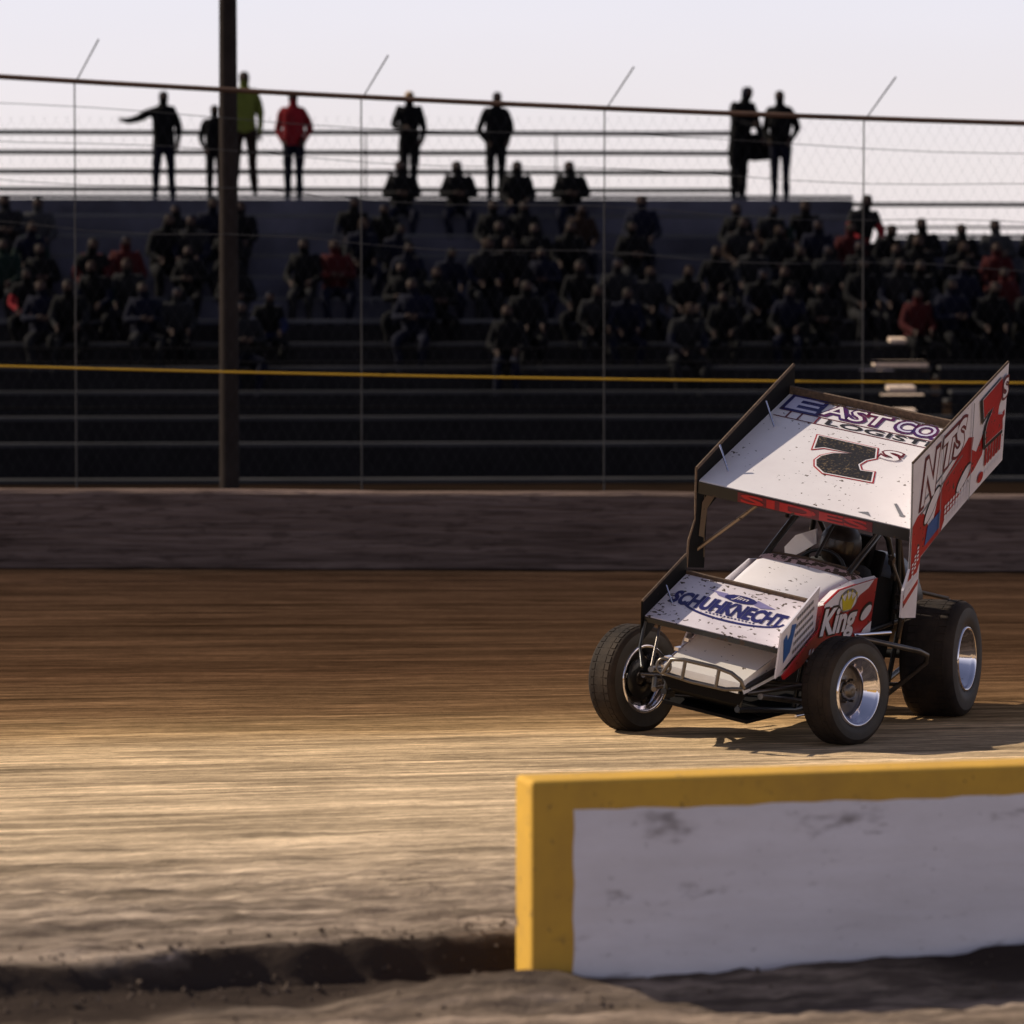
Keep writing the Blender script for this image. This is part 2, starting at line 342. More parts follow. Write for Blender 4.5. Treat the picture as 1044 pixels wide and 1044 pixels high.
# ---------------------------------------------------------------- catch fence
fen = empty('catch_fence', (0, 41.2, 0), label='tall wire catch fence with orange-lit top pipe standing behind the concrete wall', cat='fence')
def ftop(x): return 4.615 - .0455 * x + .0016 * x * x
g = MB(); g.tube([(x, 0, ftop(x)) for x in [-14 + i for i in range(30)]], .026, 8); g.build('top_pipe', warm_pipe, fen)
pxs = [-7.25, -4.35, -1.5, .92, 3.5, 6.1]
for x in pxs:
    g = MB(); t = ftop(x) - .03
    g.tube([(x, .04, .3), (x, .04, t), (x + .28, -.35, t + .42)], .008, 6); g.build('fence_post', galv, fen)
g = MB()
for k, dz in enumerate((.28, .62, 1.0, 1.45)):
    g.tube([(x, 0, ftop(x) - dz + .03 * math.sin(x * (1.1 + k * .3))) for x in [-14 + .7 * i for i in range(42)]], .0035, 4)
g.build('tension_wire', galv, fen)
g = MB()
for i in range(270):
    for s in (-1, 1):
        x0 = -14 + i * .112; h = 3.6; x1 = x0 + s * h * .55
        a, b = Vector((x0, .02, .9)), Vector((x1, .02, .9 + h)); zt = ftop(x1)
        if b.z > zt: b = a.lerp(b, (zt - a.z) / (b.z - a.z))
        n = Vector(((b - a).z, 0, -(b - a).x)).normalized() * .0006
        g.add([a - n, a + n, b + n, b - n], [(0, 1, 2, 3)])
g.build('wire_mesh', galv, fen)
g = MB(); g.tube([(x, -.03, 1.90 - .0165 * x + .0012 * x * x) for x in [-14 + i for i in range(30)]], .011, 6)
rp = g.build('rope', yellowrope, None, loc=(0, 41.2, 0)); tag(rp, 'thin yellow rope strung along the catch fence in front of the stands', 'rope')

# ---------------------------------------------------------------- light pole
pol = empty('light_pole', (-2.97, 43.4, .4), label='tall brown weathered light pole rising behind the catch fence at left', cat='pole')
g = MB(); g.tube([(0, 0, 0), (0, 0, 5), (0, 0, 12)], [.105, .095, .075], 14); g.build('pole_shaft', pole_m, pol)
g = MB(); g.box((0, 0, 11.2), (1.8, .09, .11)); g.build('cross_arm', pole_m, pol)
for x in (-.7, 0, .7):
    g = MB(); g.lathe([(0, .02), (0, .17), (.12, .14), (.22, .05)], 16); g.build('lamp_head', galv, pol, loc=(x, -.1, 11.4), rot=(0, 0, R(60)))

# ---------------------------------------------------------------- grandstand
SR = R(3.5)
SO = Vector((0, 50.5, 0)); SX = Vector((math.cos(SR), math.sin(SR), 0)); SY = Vector((-SX.y, SX.x, 0))
RISE, DEP, Z0 = .30, .90, .46
def spt(x, y, z): return SO + SX * x + SY * y + Vector((0, 0, z))
def grandstand(x0, x1, nr, label, deck):
    st = empty('grandstand', SO, SR, label=label, cat='grandstand')
    Lx = x1 - x0; cx = (x0 + x1) / 2
    for i in range(nr):
        y = i * DEP; z = Z0 + i * RISE
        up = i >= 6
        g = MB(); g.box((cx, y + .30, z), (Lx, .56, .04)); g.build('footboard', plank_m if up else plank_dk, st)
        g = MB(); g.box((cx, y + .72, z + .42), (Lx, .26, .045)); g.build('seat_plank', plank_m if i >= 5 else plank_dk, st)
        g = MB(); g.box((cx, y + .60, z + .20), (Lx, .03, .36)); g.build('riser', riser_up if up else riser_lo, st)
        if i == 0: g = MB(); g.box((cx, -.02, z - .28), (Lx, .04, .52)); g.build('front_skirt', riser_lo, st)
    y = nr * DEP; z = Z0 + nr * RISE
    g = MB(); g.box((cx, y + .75, z), (Lx, 1.5, .06)); g.build('walkway', plank_dk, st)
    g = MB(); g.box((cx, y + 1.47, z - .9), (Lx, .04, 1.74)); g.build('rear_panel', riser_up, st)
    for k in range(6):
        g = MB(); x = x0 + .15 + (Lx - .3) * k / 5
        g.box((x, y * .5 + .6, z * .5 - .5), (.08, y + 1.0, .08), rot=Matrix.Rotation(math.atan2(RISE, DEP), 3, 'X')); g.build('stringer', rail_m, st)
        g = MB(); g.box((x, y + 1.4, z / 2), (.09, .09, z)); g.build('rear_leg', rail_m, st)
    return st, y, z
stA, ya, za = grandstand(-13, 5.7, 12, 'long dark metal bleacher grandstand filling the back of the scene', True)
zr = za
def rails(st, x0, x1, y, zs, r=.040, posts=True, sag=0):
    for dz in zs:
        g = MB(); n = max(2, int((x1 - x0) / 1.5)); pts = [(x0 + (x1 - x0) * k / n, y, dz + random.uniform(-.006, .006)) for k in range(n + 1)]
        g.tube(pts, r, 6); g.build('guard_rail', rail_m, st)
    if posts:
        n = int((x1 - x0) / 2.6)
        for k in range(n + 1):
            g = MB(); x = x0 + (x1 - x0) * k / max(n, 1); g.tube([(x, y + .03, zs[-1] - .25), (x, y + .03, max(zs))], .014, 6); g.build('rail_post', galv, st)
rails(stA, -13, 4.3, ya + 1.42, [za + 1.12, za + .82, za + .53, za + .26])
rails(stA, -13, 5.7, ya + 1.46, [za + .07], posts=False)
stB, yb, zb = grandstand(5.82, 15.5, 10, 'lower bleacher section beyond the end of the tall grandstand at right', False)
rails(stB, 4.4, 15.5, yb + 3.3, [zb + .65], posts=False)
rails(stB, 5.82, 15.5, yb + 1.42, [zb + .27, zb - .02], posts=False, r=.022)
g = MB(); g.tube([(-13, -.15, Z0 + 1.45), (15, -.15, Z0 + 1.45)], .016, 6); g.build('guard_rail', rail_m, stA)
# front hand rails partway down the stand
for y, z in ((2.2, 2.05), (.2, 1.35)):
    g = MB(); g.tube([(-13, y, z), (5.7, y, z)], .014, 6); g.build('guard_rail', rail_m, stA)
# sun patches on the rows at the right, added as pale planks
pale = mat('sun_patch_board', (.85, .66, .52), .7, var=.3, vscale=4)
for k, (x0, x1, row, dz, dy, lab) in enumerate(((5.30, 5.68, 4, .45, .70, 'short pale plank, highest of the painted sun patches on the rows behind the wing'), (4.86, 5.30, 4, .03, .28, 'pale plank, second highest of the painted sun patches on the rows behind the wing'), (4.95, 5.66, 3, .45, .70, 'longest pale plank among the painted sun patches on the rows behind the wing'), (5.0, 5.55, 3, .03, .28, 'pale plank among the painted sun patches, on the footboard just below the longest one'), (5.0, 5.35, 2, .45, .70, 'pale plank, second lowest of the painted sun patches behind the wing'), (5.02, 5.30, 2, .16, .30, 'lowest painted sun patch, a pale plank of those on the rows behind the wing'))):
    g = MB(); g.box((0, 0, 0), (x1 - x0, .24, .05), rot=Matrix.Rotation(.12, 3, 'X')); o = g.build('sunpatch', pale, None, loc=spt((x0 + x1) / 2, row * DEP + dy, Z0 + row * RISE + dz + .02), rot=(0, 0, SR)); tag(o, lab, 'sunpatch', 'painted sun patches on the bleacher rows')

# ---------------------------------------------------------------- people
def skin_body(joints, edges, root, sub=1):
    me = bpy.data.meshes.new('body'); names = list(joints)
    me.from_pydata([joints[n][0] for n in names], [(names.index(a), names.index(b)) for a, b in edges], [])
    o = bpy.data.objects.new('tmp', me); COL.objects.link(o)
    md = o.modifiers.new('s', 'SKIN'); md.use_smooth_shade = True
    md2 = o.modifiers.new('ss', 'SUBSURF'); md2.levels = sub; md2.render_levels = sub
    if not me.skin_vertices:
        bpy.context.view_layer.objects.active = o
    sv = me.skin_vertices[0].data
    for i, n in enumerate(names):
        r = joints[n][1]; sv[i].radius = r if isinstance(r, tuple) else (r, r); sv[i].use_root = (n == root)
    dg = bpy.context.evaluated_depsgraph_get(); dg.update()
    out = bpy.data.meshes.new_from_object(o.evaluated_get(dg))
    bpy.data.objects.remove(o); return out

def human(pose, seated=False):
    """pose: dict of joint positions; returns body mesh with slots skin, top, trousers, shoes, hair"""
    J = {}; E = []
    p = pose
    def j(n, pos, r): J[n] = (tuple(pos), r)
    pel = Vector(p['pelvis']); ch = Vector(p['chest']); nk = Vector(p['neck']); hd = Vector(p['head'])
    j('pelvis', pel, (.185, .14)); j('waist', pel.lerp(ch, .45), (.18, .14)); j('chest', ch, (.20, .145)); j('neckb', ch.lerp(nk, .70), (.125, .10)); j('neck', nk, (.066, .066))
    j('h1', nk.lerp(hd, .45), (.084, .09)); j('h2', hd, (.094, .112)); j('h3', hd + Vector((0, .005, .085)), (.074, .088))
    E += [('pelvis', 'waist'), ('waist', 'chest'), ('chest', 'neckb'), ('neckb', 'neck'), ('neck', 'h1'), ('h1', 'h2'), ('h2', 'h3')]
    for s, t in ((-1, 'r'), (1, 'l')):
        sh, elb, wr, ha = (Vector(p[k + t]) for k in ('sh', 'el', 'wr', 'ha'))
        j('sh' + t, sh, .085); j('el' + t, elb, .066); j('wr' + t, wr, .042)
        palm = wr.lerp(ha, .45); j('pa' + t, palm, (.036, .022))
        E += [('chest', 'sh' + t), ('sh' + t, 'el' + t), ('el' + t, 'wr' + t), ('wr' + t, 'pa' + t)]
        d = (ha - wr).normalized(); side = d.cross(Vector((0, 1, .2))).normalized()
        for q in range(4):
            off = side * (q - 1.5) * .02; ln = (.070, .08, .076, .06)[q]
            j(f'f{q}{t}', palm + off * 1.1 + d * .045, .010); j(f'g{q}{t}', palm + off * 1.3 + d * (.045 + ln * .6) + Vector((0, -.012, -.006)), .008)
            E += [('pa' + t, f'f{q}{t}'), (f'f{q}{t}', f'g{q}{t}')]
        j('th' + t, wr.lerp(palm, .6) - side * .045 + d * .012, .011); E.append(('pa' + t, 'th' + t))
        hip, kn, an, to = (Vector(p[k + t]) for k in ('hip', 'kn', 'an', 'to'))
        j('hip' + t, hip, .11); j('mid' + t, hip.lerp(kn, .5), .10); j('kn' + t, kn, .075); j('ca' + t, kn.lerp(an, .35), .072); j('an' + t, an, .055); j('to' + t, to, (.045, .032))
        E += [('pelvis', 'hip' + t), ('hip' + t, 'mid' + t), ('mid' + t, 'kn' + t), ('kn' + t, 'ca' + t), ('ca' + t, 'an' + t), ('an' + t, 'to' + t)]
    me = skin_body(J, E, 'pelvis')
    # face: push out a nose and chin, hollow the eyes
    for v in me.vertices:
        d = v.co - hd
        if d.y < -.03 and abs(d.z) < .12:
            if abs(d.x) < .022 and -.045 < d.z < .0: v.co.y -= .022
            if abs(d.x) < .03 and d.z < -.07: v.co.y -= .01
            if .015 < abs(d.x) < .045 and -.005 < d.z < .035: v.co.y += .008
    me.update()
    for v in me.vertices:
        if (v.co - hd).length > .17: v.co += v.normal * (.020 * noise.noise(v.co * 7 + pel * 3) + .008 * noise.noise(v.co * 19))
    for _ in range(5): me.materials.append(None)
    segs = {'arm': [], 'leg': [], 'shoe': [], 'hand': []}
    for t in 'rl':
        segs['arm'] += [(Vector(p['sh' + t]), Vector(p['el' + t])), (Vector(p['el' + t]), Vector(p['wr' + t]))]
        segs['hand'] += [(Vector(p['wr' + t]), Vector(p['ha' + t]) + (Vector(p['ha' + t]) - Vector(p['wr' + t])) * .4)]
        segs['leg'] += [(Vector(p['hip' + t]), Vector(p['kn' + t])), (Vector(p['kn' + t]), Vector(p['an' + t]))]
        segs['shoe'] += [(Vector(p['an' + t]), Vector(p['to' + t]))]
    segs['top'] = [(pel.lerp(ch, .15), ch), (ch, ch.lerp(nk, .8)), (Vector(p['shr']), Vector(p['shl']))]
    segs['head'] = [(nk, hd + Vector((0, 0, .1)))]
    segs['pel'] = [(Vector(p['hipr']), Vector(p['hipl']))]
    idx = {'arm': 1, 'top': 1, 'leg': 2, 'pel': 2, 'shoe': 3, 'hand': 0, 'head': 0}
    bias = {'arm': .06, 'top': .15, 'leg': .08, 'pel': .13, 'shoe': .055, 'hand': .04, 'head': .095}
    def sd(c, a, b):
        ab = b - a; t = max(0, min(1, (c - a).dot(ab) / max(ab.length_squared, 1e-9))); return (c - a - ab * t).length
    for pg in me.polygons:
        c = pg.center; best = min(((min(sd(c, a, b) for a, b in segs[k]) - bias[k], k) for k in segs))[1]
        i = idx[best]
        if best in ('leg', 'pel', 'top'):
            if seated: i = 1 if (c.z > pel.z + .02 and abs(c.y - pel.y) < .20) else 2
            else: i = 1 if c.z > pel.z - .07 else 2
        if best == 'head':
            d = c - hd
            if d.z > .045 or (d.y > -.035 and d.z > -.09): i = 4
        pg.material_index = i; pg.use_smooth = True
    return me

def stand_pose(arms='down', lean=0, step=.1):
    p = dict(pelvis=(0, 0, .95), chest=(0, -.0 - lean, 1.30), neck=(0, -.01 - lean * 1.3, 1.49), head=(0, -.035 - lean * 1.5, 1.61))
    for s, t in ((-1, 'r'), (1, 'l')):
        p['sh' + t] = (s * .175, -lean, 1.40)
        if arms == 'down': p['el' + t] = (s * .25, .02, 1.12); p['wr' + t] = (s * .25, -.08, .88); p['ha' + t] = (s * .24, -.12, .76)
        elif arms == 'rail': p['el' + t] = (s * .30, -.12 - lean, 1.16); p['wr' + t] = (s * .16, -.36 - lean, 1.10); p['ha' + t] = (s * .08, -.42 - lean, 1.12)
        elif arms == 'lean':
            if s < 0: p['el' + t] = (s * .27, -.10 - lean, 1.18); p['wr' + t] = (s * .12, -.32 - lean, 1.12); p['ha' + t] = (s * .04, -.40 - lean, 1.13)
            else: p['el' + t] = (s * .25, -.04 - lean, 1.13); p['wr' + t] = (s * .20, -.22 - lean, .95); p['ha' + t] = (s * .16, -.30 - lean, .90)
        elif arms == 'pocket': p['el' + t] = (s * .28, .07, 1.13); p['wr' + t] = (s * .20, -.06, .97); p['ha' + t] = (s * .15, -.12, .90)
        elif arms == 'hip': p['el' + t] = (s * .40, .08, 1.16); p['wr' + t] = (s * .22, -.04, 1.0); p['ha' + t] = (s * .14, -.11, .97)
        elif arms == 'out':
            if s < 0: p['el' + t] = (s * .42, -.02, 1.27); p['wr' + t] = (s * .66, -.08, 1.24); p['ha' + t] = (s * .76, -.1, 1.25)
            else: p['el' + t] = (s * .27, .02, 1.12); p['wr' + t] = (s * .24, -.12, .92); p['ha' + t] = (s * .20, -.18, .82)
        p['hip' + t] = (s * .095, 0, .88); p['kn' + t] = (s * (.10 + step * .3), -.02, .49); p['an' + t] = (s * (.10 + step * .5), .01, .08); p['to' + t] = (s * (.12 + step * .6), -.15, .035)
    return p
def sit_pose(k=0):
    fw = (0, .14, -.02, .2)[k]
    p = dict(pelvis=(0, .02, .60), chest=(0, -.02 - fw, .93), neck=(0, -.05 - fw * 1.3, 1.10), head=((0, .03, -.03, 0)[k], -.08 - fw * 1.5, 1.215))
    for s, t in ((-1, 'r'), (1, 'l')):
        p['sh' + t] = (s * .17, -.02 - fw, 1.02)
        if k == 2: p['el' + t] = (s * .27, -.08, .78); p['wr' + t] = (s * .10, -.27, .80); p['ha' + t] = (s * .02, -.32, .81)
        else: p['el' + t] = (s * .25, -.10 - fw, .76); p['wr' + t] = (s * .16, -.34 - fw * .5, .70); p['ha' + t] = (s * .12, -.44 - fw * .5, .67)
        p['hip' + t] = (s * .09, .0, .55); p['kn' + t] = (s * (.12 + .04 * k), -.42, .52); p['an' + t] = (s * .13, -.38, .10); p['to' + t] = (s * .15, -.54, .05)
    return p
bodies = {'down': human(stand_pose('down')), 'rail': human(stand_pose('rail', .08)), 'hip': human(stand_pose('hip', .02, .3)), 'out': human(stand_pose('out', 0)), 'lean': human(stand_pose('lean', .13, -.05)), 'pocket': human(stand_pose('pocket', .04, .0)),
          'sit0': human(sit_pose(0), True), 'sit1': human(sit_pose(1), True), 'sit2': human(sit_pose(2), True), 'sit3': human(sit_pose(3), True)}
C = {'black': (.012, .012, .014), 'navy': (.012, .014, .035), 'char': (.03, .03, .034), 'brown': (.045, .025, .018), 'red': (.22, .015, .02), 'dkred': (.10, .014, .016), 'green': (.015, .035, .028), 'lime': (.13, .15, .03), 'blue': (.035, .045, .13), 'grey': (.075, .075, .085), 'tan': (.45, .28, .13)}
for k, v in C.items(): clothm(k, v if k in ('red', 'lime', 'tan') else tuple(q * .42 for q in v))  # most clothing scaled darker: shade on the crowd put into the colour
def person(pose, x, y, z, top, legs, label, group=None, rz=0, s=1.0, hair=None):
    o = bpy.data.objects.new('person', bodies[pose]); COL.objects.link(o)
    o.location = spt(x, y, z); o.rotation_euler = (0, 0, SR + rz); o.scale = (s * (.88 if pose[:3] != 'sit' else .94), s, s)
    for i, m in enumerate((skin_m, cloth[top], cloth[legs], cloth['black'], hair or random.choice((hair_m, hair_m, cloth['brown'], cloth['black'], cloth['navy'])))):
        o.material_slots[i].link = 'OBJECT'; o.material_slots[i].material = m
    return tag(o, label, 'person', group)
def px2x(px, Y=61.5):
    k = (px - 522) / 4212; y = Y - 50.5
    return (k * (50.5 + y * SY.y) - y * SY.x) / (SX.x - k * SX.y)
YW = ya + 1.0; ZW = za + .03
person('out', px2x(168, 62.4), YW, ZW, 'black', 'navy', 'black clad person on the top walkway with one arm stretched out along the rail', rz=.1, s=1.0)
person('pocket', px2x(220, 62.4), YW + .1, ZW, 'black', 'black', 'small person in black standing just left of the pole on the top walkway', s=.88)
person('down', px2x(250, 62.4), YW - .15, ZW + .12, 'lime', 'brown', 'tall person in a yellow green jacket standing beside the pole on the top walkway', s=1.10)
person('pocket', px2x(300, 62.4), YW, ZW, 'red', 'navy', 'person in a bright red jacket and dark trousers standing on the top walkway', rz=-.1, s=1.0)
person('lean', px2x(417, 62.4), YW, ZW, 'black', 'black', 'person with light tan hair and black jacket standing at the top of the stand', s=1.0, hair=cloth['tan'])
person('pocket', px2x(505, 62.4), YW, ZW, 'black', 'black', 'dark haired person in black standing alone near the middle of the top walkway', s=1.0, rz=.2)
person('lean', px2x(751, 62.4), YW, ZW, 'black', 'black', 'left one of two black silhouettes standing at the dark banner on the top walkway', s=1.05, rz=.5)
person('pocket', px2x(794, 62.4), YW, ZW, 'black', 'navy', 'right one of two black silhouettes standing at the dark banner on the top walkway', s=1.02, rz=-.3)
for px, lb in ((408, 'seated person in black below the tan haired one, against the sky'), (465, 'seated person in black, second of those against the sky, beside a gap'), (524, 'seated person in black just right below the standing dark haired one'), (578, 'seated person in black farthest right of those seated against the sky')):
    person('sit' + str(random.choice((0, 2))), px2x(px, 60.9), 10 * DEP + .72, Z0 + 10 * RISE - .05, 'black', 'navy', lb, s=.98)
# dark banner tied to the top rails
g = MB(); fr = frame(spt(px2x(751, 62.4), ya + 1.34, 0), SX, (0, 0, 1), SY * -1)
pl = [(-.02, za + .74), (.30, za + .70), (.60, za + .73), (.72, za + .76), (.73, za + 1.10), (.52, za + 1.13), (.2, za + 1.12), (-.03, za + 1.14)]
g.prism(pl, fr, 0, .02); tag(g.build('banner', cloth['black']), 'dark cloth banner tied to the top rails between two silhouettes', 'banner')

# crowd seated on the rows
palette = ['black'] * 12 + ['navy'] * 4 + ['char'] * 5 + ['brown'] * 2 + ['dkred', 'green', 'grey']
special = {(px, row): v for px, row, v in ((32, 7, ('green', 'person in a dark green jacket seated high at the far left of the crowd')), (95, 6, ('dkred', 'person in a dull red jacket seated left of the pole in front of pale risers')), (128, 6, ('dkred', 'person in a dull red jacket, nearer the pole, seated beside another in red')), (875, 8, ('red', 'person in a red jacket seated highest at the right end of the tall stand')), (865, 7, ('dkred', 'person in a faded red coat seated directly below the bright red jacket')), (272, 4, ('blue', 'person in a pale blue top seated alone low down right of the pole')), (28, 5, ('red', 'person in a red coat seated low at the far left edge of the crowd')), (1015, 5, ('dkred', 'person in a dark red top seated low at the far right of the crowd')), (592, 8, ('brown', 'person in a reddish brown jacket seated high near the middle of the crowd')))}
gaps = {8: [(60, 160), (255, 335), (415, 500), (600, 640), (665, 745)], 7: [(60, 160), (250, 325), (420, 475), (600, 640), (675, 735)], 6: [(60, 90), (130, 165), (265, 300), (600, 680), (690, 720)], 5: [(60, 90), (150, 190), (300, 340), (470, 560)]}
random.seed(21)
placed = []
for row in (8, 7, 6, 5, 4, 3):
    Y = 50.5 + row * DEP + .7; px = 4 + random.uniform(0, 20)
    while px < 915:
        sp_ = [v for (q, r_), v in special.items() if r_ == row and abs(q - px) < 22]
        dens = {8: .95, 7: .95, 6: .95, 5: .8, 4: .4, 3: .12}[row]
        if sp_: c, lb = sp_[0]; k = [q for q in special if special[q] == sp_[0]][0]; px = k[0]; del special[k]; placed.append((px, row, c, lb))
        elif not any(a < px < b for a, b in gaps.get(row, [])) and random.random() < dens: placed.append((px, row, random.choice(palette), None))
        px += random.uniform(30, 40)
DK = {'black': 'black', 'navy': 'navy blue', 'char': 'charcoal', 'brown': 'brown', 'dkred': 'dark red', 'green': 'dark green', 'grey': 'grey', 'blue': 'blue'}
for px, row, c, lb in placed:
    Y = 50.5 + row * DEP + .7
    person('sit' + str(random.randrange(4)), px2x(px, Y), row * DEP + .72, Z0 + row * RISE - .05, c, random.choice(('black', 'navy', 'char')),
           lb or f'spectator in {DK[c]} seated on the shadowy rows of the tall grandstand', None if lb else f'spectators in {DK[c]} on the tall grandstand', rz=random.uniform(-.3, .3), s=random.uniform(.9, 1.04))
for row in (7, 6, 5, 4):
    Y = 50.5 + row * DEP + .7; px = 926 + random.uniform(0, 16)
    while px < 1060:
        k = [q for q in special if q[1] == row and abs(q[0] - px) < 24]
        if k: c, lb = special.pop(k[0])
        else: c, lb = random.choice(palette), None
        if row < 9 or lb or random.random() < .5:
            person('sit' + str(random.randrange(4)), px2x(px, Y), row * DEP + .72, Z0 + row * RISE - .05, c, 'black',
               lb or f'spectator in {DK.get(c, c)} seated on the lower bleacher section at right', None if lb else f'spectators in {DK.get(c, c)} on the lower bleachers', rz=random.uniform(-.3, .3), s=random.uniform(.92, 1.05))
        px += random.uniform(34, 44)

# ---------------------------------------------------------------- the sprint car
CO = Vector((1.811, 26.258, 0)); YAW = -.433; ROLL = .19
car = empty('sprint_car', CO, YAW, label='white and red winged sprint car number 7 sliding on the dirt track', cat='race car')
CR = (0, ROLL, 0)
def part(mb, name, mats, parent=None, bevel=0): return mb.build(name, mats, parent or car, bevel=bevel, rot=CR if parent is None else None)

def text_mb(txt, rect, fr, h, bold=0, shear=0, mb=None, mi=0, outline=None, curve=0, spacing=1.0):
    """flat lettering fitted into rect = (u0, v0, u1, v1) on the panel frame"""
    cu = bpy.data.curves.new('t', 'FONT'); cu.body = txt; cu.offset = bold; cu.shear = shear; cu.space_character = spacing
    cu.resolution_u = 3; cu.fill_mode = 'FRONT' if False else 'BOTH'
    o = bpy.data.objects.new('t', cu); COL.objects.link(o)
    dg = bpy.context.evaluated_depsgraph_get(); dg.update()
    me = bpy.data.meshes.new_from_object(o.evaluated_get(dg)); bpy.data.objects.remove(o)
    vs = [v.co.copy() for v in me.vertices]
    x0, x1 = min(v.x for v in vs), max(v.x for v in vs); y0, y1 = min(v.y for v in vs), max(v.y for v in vs)
    mb = mb or MB(); out = []
    for v in vs:
        a = (v.x - x0) / (x1 - x0); b = (v.y - y0) / (y1 - y0)
        out.append(fr(rect[0] + a * (rect[2] - rect[0]), rect[1] + b * (rect[3] - rect[1]) + curve * (1 - (2 * a - 1) ** 2), h))
    mb.add(out, [tuple(p.vertices) for p in me.polygons], mi)
    return mb
def lettering(txt, rect, fr, h, m, parent, bold=.02, shear=0, ol=None, olw=.05, **k):
    if ol is not None:
        e = olw * (rect[3] - rect[1])
        part(text_mb(txt, (rect[0] - e, rect[1] - e, rect[2] + e, rect[3] + e), fr, h, bold + olw * .6, shear, **k), 'lettering_outline', ol, parent)
        h += .002
    return part(text_mb(txt, rect, fr, h, bold, shear, **k), 'lettering', m, parent)
def ellipse(cx, cy, a, b, n=32, rot=0): return [(cx + a * math.cos(t) * math.cos(rot) - b * math.sin(t) * math.sin(rot), cy + a * math.cos(t) * math.sin(rot) + b * math.sin(t) * math.cos(rot)) for t in [2 * math.pi * i / n for i in range(n)]]
def ring(mb, outer, inner, fr, h, mi=0):
    n = len(outer); vs = [fr(u, v, h) for u, v in outer] + [fr(u, v, h) for u, v in inner]
    mb.add(vs, [(i, (i + 1) % n, n + (i + 1) % n, n + i) for i in range(n)], mi)

# --- main wing deck
wt = .38; tv = Vector((0, math.cos(wt), math.sin(wt))); nv = Vector((0, -math.sin(wt), math.cos(wt)))
WO = Vector((-.011, -.568, 1.439)); fd = frame(WO, (1, 0, 0), tv, nv); W2 = .712; WL = 1.43
g = MB()
prof = [(0, 0), (.02, .002), (.10, .001), (.5, 0), (1.0, 0), (WL, 0), (WL, -.03), (1.0, -.06), (.5, -.09), (.1, -.085), (.015, -.075), (0, -.055)]
xsn = [-W2, W2]
g.loft([[fd(x, t, h) for t, h in prof] for x in xsn], close=True)
deck = part(g, 'wing_deck', white)
g = MB(); nz_ = frame(fd(0, -.004, 0), (1, 0, 0), nv, -tv)
g.prism([(-W2, -.085), (W2, -.085), (W2, -.004), (-W2, -.004)], nz_, 0, .006)
strip = part(g, 'nose_strip', black_p, deck)
g = MB(); g.prism([(-.44, -.080), (.47, -.080), (.47, -.012), (-.44, -.012)], nz_, .007, .008); part(g, 'red_strip', darkred, deck)
lettering('SIDES', (-.42, -.076, .44, -.016), nz_, .010, red, deck, .03)
g = MB(); g.prism([(-W2, WL - .01), (W2, WL - .01), (W2, WL + .01), (-W2, WL + .01)], fd, -.02, .055); part(g, 'rear_lip', mud_edge, deck)
ZR = .002
g = MB()
for k in range(40):
    a = k / 39; g.box(fd(-.5 + 1.15 * a + random.uniform(-.01, .01), WL - .03 + random.uniform(-.012, .01), .003), (.03, .03 * random.random() + .01, .006))
part(g, 'mud_cake', mud_edge, deck)
# big 7
seven = [(-.317, .948), (.118, .942), (.172, .79), (.126, .734), (.112, .665), (.145, .61), (.229, .625), (.28, .46), (-.064, .437), (-.152, .511), (-.189, .597), (-.18, .677), (-.12, .755), (.0, .79), (-.19, .77), (-.258, .715)]
cxy = (.0, .70)
def inset(poly, d):
    n = len(poly); out = []
    for i in range(n):
        a, b, c = Vector(poly[i - 1]), Vector(poly[i]), Vector(poly[(i + 1) % n])
        n1 = (b - a).normalized(); n2 = (c - b).normalized(); n1 = Vector((n1.y, -n1.x)); n2 = Vector((n2.y, -n2.x))
        m = (n1 + n2); k = max(.45, m.length_squared / 2); m = m / 2 / (k if k > .45 else .6)
        out.append(tuple(b + m * d))
    return out
g = MB(); g.flat(seven, fd, .003); part(g, 'number_outline', red, deck)
g = MB(); g.flat(inset(seven, .019), fd, .0045); part(g, 'number_border', white, deck)
g = MB(); g.flat(inset(seven, .040), fd, .006); part(g, 'number_seven', black_g, deck)
lettering('S', (.17, .80, .30, .93), fd, .0075, white, deck, .02, ol=darkred, olw=.12)
# EAST COAST LOGISTICS
g = MB()
for v in (1.180, 1.078): g.flat([(-.68, v), (.69, v), (.69, v + .010), (-.68, v + .010)], fd, .003)
for u in (-.60, -.52, -.40): g.flat([(u, 1.088), (u + .012, 1.088), (u + .012, 1.18), (u, 1.18)], fd, .004)
part(g, 'stripe', darkred, deck)
lettering('E', (-.655, 1.21, -.44, 1.39), fd, .0045, pale_b, deck, .02, ol=navy, olw=.15)
lettering('AST', (-.41, 1.225, .03, 1.385), fd, .0045, white, deck, .0, ol=navy_red, olw=.15)
lettering('COAST', (.10, 1.225, .68, 1.385), fd, .0045, pale_b, deck, .0, ol=navy_red, olw=.15)
lettering('LOGISTICS', (-.33, 1.10, .64, 1.172), fd, .0045, black_g2, deck, .02)
# stay rods and dents
g = MB()
for t in (.28, 1.0): g.tube([fd(-W2 + .012, t, .13), fd(-W2 + .12, t - .10, .012)], .007, 6)
part(g, 'stay_rod', chrome, deck)
g = MB(); g.flat([(.50, .26), (.515, .27), (.63, .12), (.60, .115)], fd, .004); g.flat([(.34, .055), (.40, .085), (.44, .03), (.40, .045)], fd, .004); part(g, 'scuff', greyg, deck)

